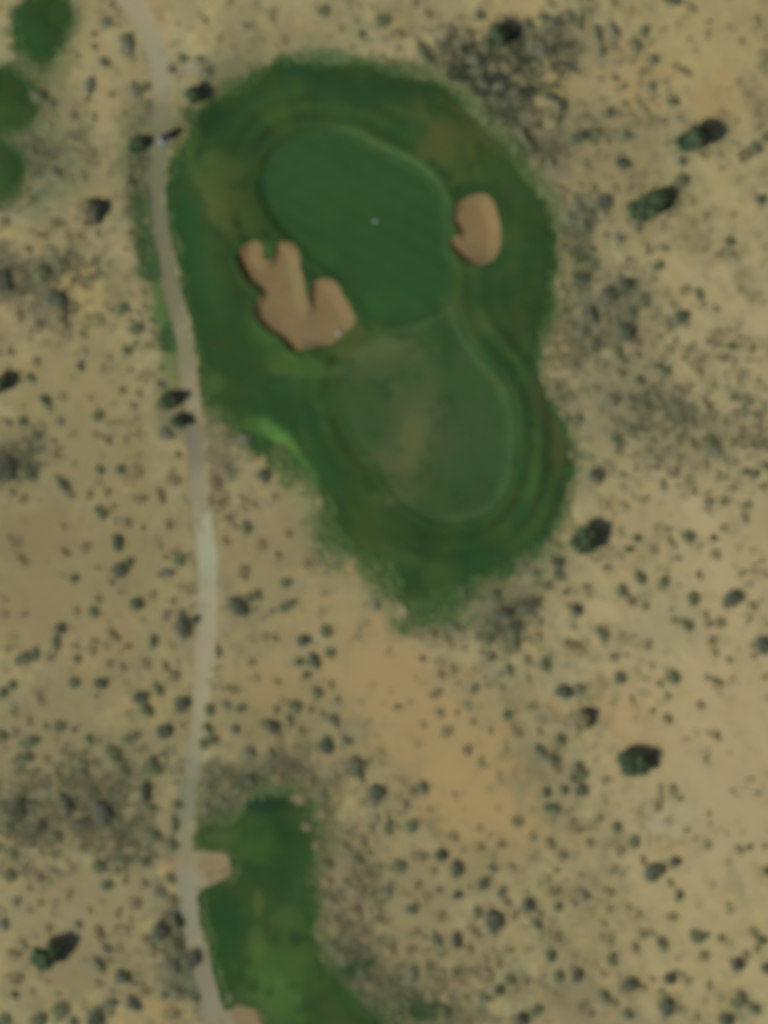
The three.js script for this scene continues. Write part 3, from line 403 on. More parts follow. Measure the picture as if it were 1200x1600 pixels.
const LOOK = { D: ['desert_shrub', 'dark green shrub', 'shrub'], K: ['dark_shrub', 'blackish green shrub', 'shrub'], G: ['sage_bush', 'grey sage bush', 'bush'], B: ['dry_brush', 'brown dry brush', 'brush'], O: ['grass_tussock', 'olive tussock', 'tussock'] };
const TALL = { D: 0.55, K: 0.75, G: 0.45, B: 0.38, O: 0.3 };
const FILL = { D: 330, K: 520, G: 280, B: 260, O: 200 };
const kinds = {};
for (const k of 'DKGBO') kinds[k] = [0, 1, 2, 3].map(() => {
  const lobes = [], n = 5 + Math.floor(rnd() * 4), h = TALL[k];
  for (let i = 0; i < n; i++) { const t = i / n * 6.283 + rnd(), q = 0.28 + rnd() * 0.24, r = 0.36 + rnd() * 0.18; lobes.push([Math.cos(t) * q, h * (0.34 + rnd() * 0.26), Math.sin(t) * q, r, h * 0.9]); }
  lobes.push([rnd() * 0.2 - 0.1, h * 0.6, rnd() * 0.2 - 0.1, 0.5, h * 0.7]);
  lobes.push([0, h * 0.1, 0, 0.74, h * 0.3]);
  const stems = [];
  for (let i = 0; i < 5; i++) { const t = rnd() * 6.283; stems.push(limb(new THREE.Vector3(Math.cos(t) * 0.05, 0, Math.sin(t) * 0.05), new THREE.Vector3(Math.cos(t) * 0.4, h * 0.75, Math.sin(t) * 0.4), 0.035, 0.012, 4)); }
  return { foliage: leafCloud(lobes, FILL[k], 0.16, TONES[k], 1, 0.3, 1.5, 11), stems: mergeGeometries(stems) };
});
// One line per 300 x 400 field of the photograph, four units to one: x, y, half-width, kind, then how drawn-out and which way.
const FIELDS = {
  '0 0': '670 140 45 G; 800 270 78 G 1.5 80; 590 210 30 G; 590 290 35 B; 655 385 45 D; 480 345 30 O; 565 530 55 G 1.8 95; 850 560 62 G; 905 545 45 D; 895 670 30 O; 590 730 35 O; 240 600 60 D; 320 640 40 D; 460 720 40 G; 310 780 35 O; 560 950 45 O; 345 1070 55 G; 440 1125 30 O; 520 1115 30 O; 815 1060 40 G; 820 1150 55 D; 790 1260 40 O; 500 1480 42 O; 170 1260 65 O 1.7 -15; 30 1385 42 B; 170 1555 42 B; 330 1390 36 O; 260 1470 40 O; 690 590 36 O; 1140 365 42 G; 1075 430 40 G; 325 1580 45 O; 820 1480 50 O; 920 1380 40 O; 690 20 34 O; 540 620 36 O',
  '300 0': '830 70 46 D; 935 180 30 B; 1065 215 38 D; 1180 130 55 D; 570 250 42 O; 170 245 32 O; 240 5 32 B; 100 450 55 G; 330 160 42 O; 80 130 36 O; 500 110 36 O; 50 370 40 G',
  '600 0': '600 100 42 D; 190 15 36 B; 280 95 42 O; 400 190 54 B; 100 210 58 O; 10 135 48 D; 255 335 72 D 2.2 60; 650 310 44 D; 530 230 60 B; 480 265 56 G; 960 290 74 G; 1070 370 42 B; 1060 150 62 G; 1160 100 48 D; 1000 110 42 D; 560 370 56 G; 600 440 62 D; 680 420 54 B; 770 420 54 B 1.5 60; 870 500 54 B 1.5 60; 620 520 62 G; 720 540 52 G; 700 620 54 D; 760 640 52 G; 820 580 42 G; 840 650 36 D; 1055 610 46 K 1.6 25; 1110 665 44 K 1.5 70; 1095 750 46 D; 880 850 66 D 1.9 60; 920 925 46 D; 960 1000 62 B; 1045 1000 42 D 1.7 70; 1105 1190 42 B; 1170 1370 52 G; 1170 1500 42 O; 480 330 42 G; 900 160 40 D',
  '900 0': '610 8 58 D 1.8 5; 720 50 46 O 1.5 50; 20 140 48 D; 140 220 56 D 1.6 75; 165 330 42 D; 240 190 56 G 2.2 65; 430 200 44 D; 390 295 50 D; 490 375 52 D; 680 450 52 B 1.6 30; 620 415 32 O; 820 215 34 O; 1030 260 34 O; 1135 135 42 O; 1190 240 36 O; 1170 360 60 O; 245 495 40 B; 300 540 34 B; 470 540 42 G; 555 510 30 O; 410 460 36 B; 605 640 46 D 1.3 15; 400 650 42 O; 430 690 36 O; 210 710 44 D; 25 860 66 K 1.5 -30; 120 840 44 D; 310 850 46 D; 190 880 36 O; 560 765 22 O; 295 1020 52 K; 60 1050 42 O; 240 1180 36 O; 175 1265 62 K; 1050 975 78 B; 1120 930 60 D; 1190 860 54 D; 660 1140 76 D; 390 1430 44 G; 270 1490 52 G; 60 1380 76 G; 180 1330 42 B; 110 1180 42 B; 1160 1250 48 K; 960 1510 50 D; 810 1350 32 O; 730 1395 32 O; 440 1560 38 O; 550 1555 44 O; 100 1560 42 D; 190 1480 42 O; 1140 800 44 O; 560 1280 48 D; 980 1340 30 O; 660 1010 46 G; 10 1290 50 G; 30 1440 44 D',
  '0 400': '30 150 80 K 1.5 80; 110 120 62 B; 270 110 80 D; 380 40 70 G; 360 270 76 K; 375 370 72 B 1.2 80; 490 325 32 O; 60 600 46 O; 120 370 50 B 1.7 80; 190 300 32 O; 225 445 60 B 1.4 -30; 220 660 42 B; 770 320 46 D; 680 330 36 O; 610 400 52 O; 850 450 58 D; 960 490 42 O; 790 590 48 D; 500 690 44 D; 510 490 42 B; 530 590 28 B; 680 640 36 O; 190 760 42 D; 100 770 52 O; 280 900 44 K; 140 1030 48 D; 150 1150 48 B; 225 1130 48 D; 375 1035 36 G; 560 890 32 O; 390 880 42 O; 610 1000 46 D; 715 1040 32 O; 590 1115 40 O; 660 1150 46 B 1.5 40; 330 1160 36 O; 870 860 36 O; 760 840 46 B; 1000 800 42 G; 1000 930 52 D; 1040 1110 60 G; 780 1160 36 O; 40 1040 42 B; 30 1340 84 K; 90 1400 50 B; 180 1350 62 D; 625 1335 48 D; 755 1335 46 D; 390 1430 58 D 1.8 60; 440 1500 38 B; 555 1500 42 B; 665 1475 42 B; 700 1570 36 O; 620 1590 46 D; 460 1300 32 O; 70 1480 42 O; 140 1520 42 O; 870 1520 54 B 1.6 -10; 1000 1500 54 B 1.7 75; 1085 1400 60 B; 860 1340 50 O; 1110 1240 42 B; 300 960 36 O; 830 940 40 O; 930 560 40 O',
  '300 400': '455 1370 60 K; 140 1420 60 B; 120 1530 42 B; 310 1510 28 O; 510 1510 42 O; 330 1150 60 G; 210 1330 40 O',
  '600 400': '1130 230 44 O; 1150 640 36 O; 1140 1010 40 G; 1180 1240 36 O; 1170 1480 36 O',
  '900 400': '45 140 62 K 1.3 -35; 110 50 50 D; 310 180 62 K; 215 235 62 K; 520 60 48 D; 480 145 36 O; 320 20 32 B; 680 215 42 O; 770 240 44 D 1.4 75; 795 310 32 B; 660 380 54 K; 570 430 46 B; 110 370 56 K 1.9 62; 185 400 42 B; 40 480 52 G; 345 370 62 D 1.4 -50; 425 280 54 D; 320 480 70 K; 370 540 52 B; 120 550 62 D; 265 600 48 D 1.3 80; 390 620 42 B; 275 730 60 B; 520 510 32 O; 540 640 46 O; 560 715 48 D; 515 690 42 D; 690 600 36 O; 770 720 42 B; 860 810 38 O; 650 845 60 B 1.4 15; 710 810 32 O; 400 775 56 D; 220 900 60 G; 130 830 42 O; 510 890 54 B 2.3 60; 420 950 52 O; 815 930 52 B 2.2 60; 850 1030 28 B; 640 940 52 G; 20 1015 38 D; 345 1070 44 D; 255 1150 56 D 1.3 60; 270 1220 42 O; 440 1040 38 O; 540 1110 46 O; 730 1050 48 B; 735 1180 62 B 1.4 50; 850 1160 62 D; 870 1215 60 G; 810 1300 42 O; 450 1210 48 O; 560 1210 52 O; 640 1160 44 B; 1030 1090 48 O; 1100 1180 42 O; 1190 1200 38 B; 1040 980 42 O; 1130 1000 52 B; 970 1160 42 O; 1060 880 42 O; 905 640 50 B 1.3 10; 970 560 40 D; 1100 575 44 B; 890 560 42 O; 1135 780 34 O; 135 1370 62 K; 545 1430 44 O; 430 1520 42 O; 310 1560 38 O; 640 1310 32 O; 300 1370 42 O; 900 1360 42 O; 1060 1350 44 D; 1120 1360 48 D; 1165 1440 42 O; 980 1440 32 O; 840 1540 38 B; 920 1530 50 B; 1070 1560 46 O; 1190 1310 36 D; 200 1550 38 O; 870 330 38 O; 1020 215 28 B; 90 1260 32 O; 740 1480 38 O; 480 1160 36 O; 300 660 40 G; 170 680 44 O; 600 1050 42 O; 340 880 40 G',
  '0 800': '130 300 56 B 1.3 50; 400 255 48 B; 530 220 56 B; 465 415 42 D; 735 190 54 K 1.7 80; 755 360 66 K; 810 310 50 D; 690 440 42 B; 610 550 42 O; 585 625 44 D; 470 620 42 O; 858 572 56 K; 960 510 36 B; 1035 645 46 B; 895 675 32 O; 1150 720 74 K 1.2 75; 1120 640 50 B; 1040 380 58 G 2 -8; 1120 300 48 D; 1035 285 32 B; 1000 215 38 B; 790 70 48 B; 1050 80 52 B; 640 15 50 D; 960 810 50 D; 705 770 56 B 1.8 40; 800 840 42 B; 585 810 38 B; 470 840 32 O; 378 728 50 K; 352 820 56 D 1.5 85; 310 910 42 B; 215 890 48 D; 140 920 58 D 1.5 -25; 40 860 34 O; 480 920 44 G; 680 950 42 B; 765 970 44 B; 905 950 44 B; 1030 970 46 O; 1085 1025 60 B; 460 1070 52 D; 630 1075 52 K; 600 1150 32 O; 990 1110 48 D 1.4 75; 880 1160 56 K; 920 1240 62 D; 1140 1200 80 K; 1030 1370 56 K; 1130 1330 42 O; 820 1410 62 D 1.8 -30; 715 1520 76 D 1.5 55; 560 1420 48 D; 370 1345 56 D; 460 1360 42 B; 280 1340 42 O; 180 1310 38 O; 85 1260 38 B; 75 1080 48 D; 20 1130 52 D; 240 1165 42 B; 10 1400 54 D; 90 1370 38 O; 190 1440 66 D 2 -20; 150 1545 66 D 1.8 -10; 420 1530 52 O; 520 1575 56 D; 950 1580 70 D; 290 1545 38 O; 150 640 38 O; 390 95 32 O; 890 100 38 O; 1080 560 36 O; 20 640 40 O',
  '300 800': '225 50 48 B; 340 100 58 D; 210 185 44 B; 600 135 38 B; 430 215 48 B; 535 280 40 B; 715 325 48 B; 320 375 56 B; 590 440 50 D; 295 590 70 K; 350 545 52 D; 405 520 50 D; 595 585 62 D 2 -30; 495 625 36 O; 390 610 32 O; 820 615 24 O; 1150 580 42 G; 20 675 44 K; 165 870 44 G 1.8 85; 370 940 42 B; 450 780 44 O; 515 795 44 B; 695 805 50 K; 840 745 52 D; 865 880 46 D; 765 930 54 K 1.2 60; 670 935 38 D; 720 1015 40 D; 785 1130 52 D; 870 1080 38 O; 650 1215 50 D; 610 1310 48 G; 525 1245 44 B; 740 1240 40 B; 890 1300 48 D; 965 1430 48 G; 840 1470 54 K; 300 1230 46 D; 215 1205 42 G; 110 1240 50 D; 100 1350 56 D; 75 1450 46 D; 130 1420 46 D; 505 1340 60 K; 450 1330 44 B; 540 1400 44 B; 500 1510 42 D; 1030 1580 66 D; 400 1040 34 O; 530 1060 38 O; 910 1175 38 B; 1030 770 32 O; 810 1270 44 O; 680 1380 44 O; 360 1500 60 G; 230 1110 60 O 1.7 5; 270 1360 52 G',
  '600 800': '1090 315 46 K; 1095 390 46 D; 1025 460 44 D; 1135 505 38 B; 920 580 62 K 1.7 -30; 745 640 68 K 1.7 -15; 820 720 54 K; 680 700 62 D; 660 790 52 D; 820 810 62 D; 590 780 42 G; 780 660 42 B; 700 520 66 D; 500 490 42 D; 965 785 42 O; 970 690 52 O; 670 905 48 D; 895 925 48 B; 1010 955 52 D; 785 985 46 D 1.5 75; 1165 835 56 B; 1130 1125 60 K 1.4 20; 1190 620 42 G; 770 1270 44 D; 835 1385 46 B; 920 1215 42 B 1.6 -20; 565 1105 46 G; 465 1070 26 O; 430 980 32 O; 355 1020 40 B; 240 915 40 B; 390 800 38 B; 440 720 44 G; 505 850 28 O; 320 1140 50 B 1.9 -30; 85 1220 38 B; 350 1260 38 B; 455 1255 32 B; 550 1315 40 O; 390 1375 44 B; 665 1370 32 O; 735 1100 32 O; 520 1490 46 B; 600 1560 40 O; 970 1370 38 B; 1110 1430 54 D; 980 1495 52 D 1.4 50; 1060 1550 60 D; 1190 1300 48 K; 245 1330 32 O; 900 1050 32 O; 300 770 44 B; 870 330 46 G; 940 380 40 G',
  '900 800': '10 610 48 K; 190 355 38 B; 385 165 42 D; 335 230 40 D; 280 120 32 O; 490 240 38 B; 705 150 52 D; 600 190 46 B 1.9 55; 580 110 42 O; 860 160 40 D; 875 265 42 O; 645 290 34 O; 910 100 32 O; 770 395 36 B; 1055 35 44 O; 555 440 52 D; 405 410 52 D 1.3 60; 290 490 54 D; 345 560 48 B 1.8 60; 435 590 48 B; 740 540 58 D; 980 540 72 K; 700 710 50 D 1.3 50; 620 680 38 O; 830 700 38 B; 905 695 46 B; 810 640 34 O; 850 805 46 B; 870 885 36 O; 955 925 36 B; 1100 590 40 B; 1085 665 32 O; 1175 830 58 K; 1110 900 34 B; 170 760 54 D 1.4 50; 445 830 42 B; 15 840 44 B; 55 470 38 O; 275 1035 52 D; 615 1035 52 D; 530 1080 40 O; 475 960 32 O; 320 895 26 O; 575 1150 32 O; 880 1060 50 B 1.9 25; 820 1035 28 B; 350 1170 34 O; 480 1245 34 B; 575 1295 50 B; 780 1210 38 B; 885 1405 38 B; 1185 1030 32 O; 480 1530 54 O; 20 1110 52 G; 20 1590 46 D; 810 1545 26 O; 1040 380 38 O; 1170 300 30 O; 230 900 34 O',
  '0 1200': '110 125 46 B; 365 60 54 B; 415 220 62 K 1.9 65; 510 340 54 K; 570 150 60 D; 500 130 36 B; 650 270 78 K 1.5 60; 670 400 54 B; 740 330 38 D; 710 480 62 B; 770 570 54 D; 620 610 62 D; 670 730 50 D; 780 710 38 B; 520 440 42 B; 110 260 76 K; 40 250 54 D; 190 230 44 D; 240 375 58 K; 60 365 54 D; 110 455 54 B; 350 425 54 D; 85 540 42 D; 145 615 34 B; 65 680 52 D; 240 680 50 B; 310 260 38 O; 180 755 38 O; 250 850 36 B; 100 840 42 G; 185 900 36 O; 20 980 48 G; 300 1005 44 B; 430 790 48 O; 490 980 48 G; 620 1040 58 B 1.5 80; 670 1130 52 G; 620 1230 54 D 1.9 60; 780 1020 44 O; 740 1130 42 O; 845 850 54 B; 740 900 48 O; 900 730 42 B; 910 592 46 D; 770 210 34 O; 910 150 66 K 1.9 85; 950 250 50 D; 780 30 50 D; 520 30 44 D; 960 20 60 D; 1110 230 48 D; 1090 350 54 D 1.9 85; 970 420 52 D; 1075 480 54 D; 1060 690 48 D; 1000 780 56 G; 1060 820 62 B; 1110 960 54 K 1.6 60; 1010 1030 80 K; 920 1080 60 B; 950 1150 52 B; 1100 1100 72 D; 1190 1200 60 K; 1080 1250 80 G; 1110 1400 80 G; 775 1305 58 K; 840 1480 60 K; 900 1400 52 B; 690 1480 56 D 1.5 -10; 380 1520 60 D; 360 1420 38 O; 600 1570 72 K; 240 1590 70 D; 30 1580 54 D; 100 1320 52 B; 90 1420 48 D; 50 1310 36 O; 1030 1420 40 D; 700 1535 40 B; 460 1590 44 D; 1070 1540 60 O; 80 1165 60 B 1.5 5; 140 1110 52 O; 610 1350 38 O; 200 1400 36 O; 560 880 34 O',
  '300 1200': '370 70 48 K; 220 90 52 B; 540 60 62 B; 680 190 60 B; 820 170 44 G; 820 290 44 B; 1040 30 62 D; 970 20 44 G; 1160 150 60 K; 965 405 38 B; 950 490 46 B; 1065 460 56 B 1.4 75; 1105 530 38 B; 1030 565 48 D; 850 600 54 D; 850 710 44 B; 1105 690 46 B; 960 710 52 O; 1050 770 52 B; 870 830 44 B; 1010 900 62 B; 910 980 54 B; 1165 885 42 B; 880 1120 54 G; 950 1190 52 G; 1120 370 40 O; 1155 320 40 O; 20 1180 54 K; 15 1440 50 D; 720 360 50 B; 790 480 50 B; 240 1440 38 D; 1040 940 42 O; 100 110 40 G; 180 200 48 G; 90 250 48 G; 740 90 50 B; 900 60 44 O; 1060 1290 50 G; 1130 1360 50 B',
  '600 1200': '245 125 56 D; 180 155 44 B; 135 235 48 B; 30 375 50 D; 175 370 58 D; 225 555 62 B 1.4 5; 360 545 54 K; 95 615 56 D; 460 625 56 K 1.4 80; 305 645 34 B; 620 720 58 D; 740 780 50 D; 455 795 44 K; 340 765 48 O; 270 800 38 O; 210 725 40 B; 25 770 44 G; 175 885 54 D; 350 925 44 B; 585 905 46 D; 695 950 80 K 1.2 75; 770 845 40 B; 815 920 44 B; 905 855 50 K; 960 980 48 D 1.4 50; 975 915 40 B; 330 1075 50 D; 455 1080 54 K 1.4 80; 575 1035 44 B; 530 1130 44 B; 190 1030 40 O; 165 1140 50 B; 35 1130 54 B; 180 1280 62 G 1.3 80; 440 1280 50 B; 635 1190 42 O; 720 1225 42 B; 655 1275 42 B; 660 1325 34 O; 795 1325 44 D; 890 1335 42 B; 720 1390 54 K; 640 1440 54 G; 355 1360 46 B; 290 1430 48 O; 380 1530 54 D; 955 1520 54 D 1.4 -30; 870 1570 60 K; 810 1580 44 B; 1075 1060 54 B; 1045 1170 54 D; 1095 1300 52 D; 1190 1270 50 B; 1020 155 54 D; 1130 140 46 D; 1050 255 60 D 1.5 10; 1170 350 48 B; 1045 480 54 B 1.3 70; 1115 550 50 B; 830 340 50 B; 735 480 48 B; 600 500 52 O; 430 430 48 O; 600 380 34 O; 800 625 42 O; 930 430 34 O; 1065 780 52 B 1.6 10; 1090 865 42 D; 1020 690 34 O; 1075 640 34 O; 1190 60 44 D; 1080 5 52 B; 280 260 34 O; 680 630 44 G; 780 1140 46 O; 1195 850 30 B',
  '900 1200': '40 135 52 K; 40 40 54 D; 180 80 34 B; 530 120 36 O; 605 140 48 B; 650 190 34 O; 510 245 46 B; 530 180 34 O; 255 370 48 D; 140 320 44 O; 15 390 44 B; 85 465 44 B; 365 460 46 D; 275 515 46 O; 235 640 44 B; 420 575 40 B; 495 640 70 K; 620 585 48 K; 590 720 40 O; 645 795 44 D; 200 775 44 B; 205 880 40 O; 60 800 48 G; 325 870 34 O; 385 915 40 O; 170 970 34 O; 600 930 46 O; 1195 640 44 D; 820 480 46 O; 830 285 28 O; 695 385 26 O; 860 725 26 O; 1020 510 46 O; 1085 495 34 G; 1180 490 28 O; 755 1055 58 D; 812 1045 36 D; 910 1070 54 B; 800 1175 54 B; 1010 1225 60 K; 1060 1175 42 B; 1160 1075 52 D; 1110 1030 48 B; 1130 1130 40 O; 1195 1250 46 K; 540 1090 44 D; 370 1125 46 B; 230 1200 46 D; 165 1285 34 O; 415 1045 42 O; 470 1035 36 O; 590 1315 56 K; 340 1350 60 K 1.2 -10; 415 1370 34 B; 10 1300 50 K; 700 1330 44 O; 475 1320 34 O; 570 1490 60 K; 640 1500 42 B; 540 1410 44 O; 185 1430 58 D 1.4 50; 235 1475 46 B; 325 1540 50 D; 30 1500 38 B; 95 1535 42 B; 1035 1440 58 D; 1110 1500 56 D 1.3 50; 1000 1470 40 D; 940 1580 58 K; 750 1555 34 O; 830 1360 34 O; 950 850 26 O; 210 1085 44 O',
};
const TREES = [   // photograph x, y of the crown's middle, half-width in metres, height, kind, label
  [304, 150, 1.5, 3.0, 'D', 'dark rounded tree at the top left tip of the rough beside the cart path'],
  [213, 228, 1.5, 2.2, 'D', 'dark green tree left of the cart path opposite the golf cart'],
  [780, 56, 1.9, 3.8, 'D', 'green tree with a dark shadow above the big rough at upper right'],
  [768, 66, 1.4, 2.8, 'D', 'lower left companion of the tree above the upper right rough'],
  [1072, 224, 1.9, 3.6, 'D', 'left half of the dark tree pair with a long shadow at upper right'],
  [1090, 217, 2.1, 4.6, 'D', 'right taller half of the dark tree pair with a long shadow at upper right'],
  [1000, 332, 2.2, 3.4, 'D', 'long dark hedge-like tree right of the rough, lower left of two'],
  [1022, 318, 2.2, 3.4, 'D', 'dark blue-green tree right of the rough, upper right of two touching'],
  [66, 1497, 2.2, 4.4, 'D', 'lone dark green tree with a black shadow at bottom left'],
  [84, 1488, 1.7, 4.2, 'D', 'smaller crown on the shadow side of the bottom left tree'],
  [984, 1193, 2.4, 3.6, 'D', 'large lone green tree on pale sand at lower right'],
  [997, 1200, 1.7, 2.8, 'D', 'low dark crown touching the lone tree at lower right'],
  [914, 846, 2.3, 4.0, 'D', 'dark tree just right of the lower end of the rough'],
  [262, 629, 1.5, 3.0, 'D', 'dark tree beside the cart path at the neck of the rough'],
  [278, 660, 1.4, 2.2, 'D', 'green tree tight against the cart path below the neck of the rough'],
  [0, 602, 1.5, 2.8, 'D', 'dark green tree cut by the left edge of the photo'],
  [130, 334, 2.4, 2.2, 'B', 'wide brown brushy tree below the top left tees'],
  [146, 330, 1.5, 2.6, 'K', 'dark crown on the right of the wide brown tree below the tees'],
  [906, 1124, 1.9, 2.4, 'B', 'broad brown tree on sand right of the lower sandy slope'],
];
// labels: look, then where it stands from the nearest landmark: which side of it, and how many of the kind one counts from it
const LANDMARKS = [
  [303, 152, 'tree at the rough top left'], [259, 216, 'golf cart'], [780, 56, 'tree above the upper right rough'], [1080, 220, 'long-shadowed upper right tree pair'], [1010, 325, 'hedge-like upper right tree pair'],
  [75, 1492, 'lone tree at bottom left'], [988, 1195, 'lone tree at lower right'], [914, 846, 'tree beside the rough bottom right'], [268, 640, 'path-side tree pair'], [0, 602, 'tree on the left edge'],
  [135, 332, 'wide brown tree near tees'], [906, 1124, 'broad brown tree on sand'], [415, 1240, 'top of the lower fairway'], [335, 1358, 'bare notch in lower fairway'], [385, 1590, 'bare corner of bottom fairway'],
  [668, 975, 'bottom tip of the rough'], [845, 535, 'right waist of the rough'], [893, 700, 'right bulge of the rough'], [324, 880, 'palest stretch of the path'], [1200, 0, 'top right photo corner'],
  [1200, 1600, 'bottom right photo corner'], [0, 1600, 'bottom left photo corner'], [1200, 800, 'middle of the right edge'], [0, 800, 'middle of the left edge'], [70, 50, 'uppermost tee'], [60, 150, 'middle tee'], [36, 266, 'lowest tee'],
  [480, 95, 'top of the rough'], [420, 710, 'bright green rough corner'], [700, 1190, 'orange sand patch'], [306, 1165, 'narrowest stretch of the path'], [490, 1440, 'right side of lower fairway'], [620, 1560, 'fairway end at bottom edge'],
  [1200, 1200, 'right edge three quarters down'], [0, 1200, 'left edge three quarters down'], [1200, 400, 'right edge one quarter down'], [0, 430, 'left edge one quarter down'], [900, 1600, 'bottom edge right of middle'], [950, 0, 'top edge right of middle'], [868, 400, 'small bunker side of rough'], [520, 835, 'lower left edge of rough'], [140, 1010, 'open left desert between path and edge'.replace(' between path and edge', '')], [1040, 980, 'open right desert'], [760, 1420, 'open bottom desert'], [150, 1280, 'dense lower left scrub'], [1040, 640, 'dense scrub right of fairway'],
];
const SIDES = ['right of', 'below and right of', 'below', 'below and left of', 'left of', 'above and left of', 'above', 'above and right of'];
const RANKS = ['nearest', 'second nearest', 'third nearest', 'fourth nearest', 'fifth nearest', 'sixth nearest', 'seventh nearest', 'eighth nearest', 'ninth nearest', 'tenth nearest', 'eleventh nearest', 'twelfth nearest'];
function whereabouts(x, y) {
  let best = null;
  for (const [lx, ly, text] of LANDMARKS) { const d = Math.hypot(x - lx, y - ly); if (!best || d < best.d) best = { d, text, side: SIDES[((Math.round(Math.atan2(y - ly, x - lx) / (Math.PI / 4)) % 8) + 8) % 8] }; }
  return best;
}
const groupOf = { D: 'dark green shrubs scattered over the desert', K: 'near-black green shrubs scattered over the desert', G: 'grey-green sage bushes scattered over the desert', B: 'brown dry brush scattered over the desert', O: 'olive grass tussocks scattered over the desert' };
const labelled = {}, protos = {};
let serial = 0;
for (const field in FIELDS) {
  const [ox, oy] = field.split(' ').map(Number);
  for (const entry of FIELDS[field].split(';')) {
    const w = entry.trim().split(' '), k = w[3], aspect = Number(w[4] || 1), turn = Number(w[5] || 0);
    const px = ox + Number(w[0]) / 4, py = oy + Number(w[1]) / 4, r = Number(w[2]) / 40 * (k === 'O' ? 0.94 : 0.90), variant = serial++ % 4;
    const h = r * (0.9 + 0.3 * rnd()), x = PX(px) - 0.20 * h * TALL[k], z = PZ(py) + 0.10 * h * TALL[k];
    const big = r > 1.0, key = k + variant + (big ? 'big' : '');
    if (!protos[key]) {
      const q = kinds[k][variant];
      if (big) { protos[key] = new THREE.Group(); addMesh('foliage', q.foliage, leafMat, protos[key]); addMesh('branches', q.stems, woodMat, protos[key]); } else { protos[key] = new THREE.Mesh(q.foliage, leafMat); protos[key].castShadow = protos[key].receiveShadow = true; }
    }
    const o = protos[key].clone();
    o.name = numbered(LOOK[k][0]);
    o.position.set(x, heightAt(x, z) - 0.06, z);
    if (aspect > 1) { o.rotation.y = -turn * Math.PI / 180; o.scale.set(r * Math.sqrt(aspect) * 1.05, h, r / Math.sqrt(aspect) * 0.95); } else { o.rotation.y = rnd() * 6.283; o.scale.set(r * (0.78 + rnd() * 0.5), h, r * (0.72 + rnd() * 0.45)); }
    scene.add(o);
    const size = r > 1.35 ? 'large ' : r < 0.8 ? 'small ' : '', at = whereabouts(px, py), look = `${size}${LOOK[k][1]}`;
    tag(o, look, LOOK[k][2], groupOf[k]);
    (labelled[`${look}|${at.side} the ${at.text}`] ??= []).push([at.d, o]);
  }
}
for (const key in labelled) {
  const [look, place] = key.split('|'), row = labelled[key].sort((a, b) => a[0] - b[0]);
  row.forEach(([, o], i) => { o.userData.label = row.length > 1 ? `${look}, ${RANKS[i]} ${place}` : `${look} ${place}`; });
}
// trees: a forked trunk, limbs and a lobed crown
function treeProto(k) {
  const lobes = [], n = 9;
  for (let i = 0; i < n; i++) { const t = i / n * 6.283 + rnd() * 0.7, q = 0.35 + rnd() * 0.38; lobes.push([Math.cos(t) * q, 0.52 + rnd() * 0.22, Math.sin(t) * q, 0.25 + rnd() * 0.17, 0.62]); }
  for (let i = 0; i < 4; i++) lobes.push([rnd() * 0.5 - 0.25, 0.66 + rnd() * 0.12, rnd() * 0.5 - 0.25, 0.28 + rnd() * 0.12, 0.6]);
  const limbs = [];
  for (let i = 0; i < 5; i++) { const l = lobes[i * 2 % lobes.length]; limbs.push(limb(new THREE.Vector3(0, 0.2, 0), new THREE.Vector3(l[0] * 0.8, l[1], l[2] * 0.8), 0.05, 0.016)); }
  return { crown: leafCloud(lobes, 2600, 0.115, TONES[k === 'D' ? 'T' : k], 1.4, 0.1, 0.9), trunk: limb(new THREE.Vector3(0.03, -0.06, 0.02), new THREE.Vector3(0, 0.26, 0), 0.085, 0.055, 8), limbs };
}
const treeKinds = { D: [treeProto('D'), treeProto('D'), treeProto('D')], B: [treeProto('B')], K: [treeProto('K')] };
TREES.forEach(([px, py, r, h, k, label], i) => {
  const x = PX(px), z = PZ(py), q = treeKinds[k][i % treeKinds[k].length], t = thing('desert_tree', x, heightAt(x, z) - 0.05, z, rnd() * 6.283);
  t.scale.set(r, h, r);
  addMesh('trunk', q.trunk, woodMat, t);
  q.limbs.forEach((g) => addMesh('limb', g, woodMat, t));
  addMesh('crown', q.crown, leafMat, t);
  tag(t, label, 'tree', 'desert trees');
});
// uncountable low growth: longer grass that frays the edge of the turf, and low litter and scrub on the soil
function tuftGeometry(n, spread, tall, wide) {
  const p = [];
  for (let i = 0; i < n; i++) { const t = rnd() * 6.283, q = spread * Math.sqrt(rnd()), x = Math.cos(t) * q, z = Math.sin(t) * q, e = t + (rnd() - 0.5) * 2, l = tall * (0.6 + rnd() * 0.7), o = l * (0.9 + rnd() * 0.9), cx = Math.cos(e), cz = Math.sin(e); p.push(x - cz * wide, 0, z + cx * wide, x + cz * wide, 0, z - cx * wide, x + cx * o, l, z + cz * o); }
  const g = new THREE.BufferGeometry(); g.setAttribute('position', new THREE.Float32BufferAttribute(p, 3)); g.computeVertexNormals(); return g;
}
const tuft = tuftGeometry(16, 0.24, 0.16, 0.06), twigs = tuftGeometry(14, 0.3, 0.2, 0.045);
const tuftMat = new THREE.MeshPhysicalMaterial({ name: 'grass blades', specularIntensity: 0.15, color: 0xffffff, roughness: 0.9, side: THREE.DoubleSide });
function scatter(name, geometry, spots, label, category) {
  const m = new THREE.InstancedMesh(geometry, tuftMat, spots.length), d = new THREE.Object3D(), c = new THREE.Color();
  spots.forEach(([x, z, s, col], i) => { d.position.set(x, heightAt(x, z) - 0.04, z); d.rotation.set(0, rnd() * 6.283, 0); d.scale.setScalar(s); d.updateMatrix(); m.setMatrixAt(i, d.matrix); m.setColorAt(i, c.setRGB(...col)); });
  m.name = name; m.castShadow = m.receiveShadow = true; scene.add(m);
  return tag(m, label, category, null, 'stuff');
}
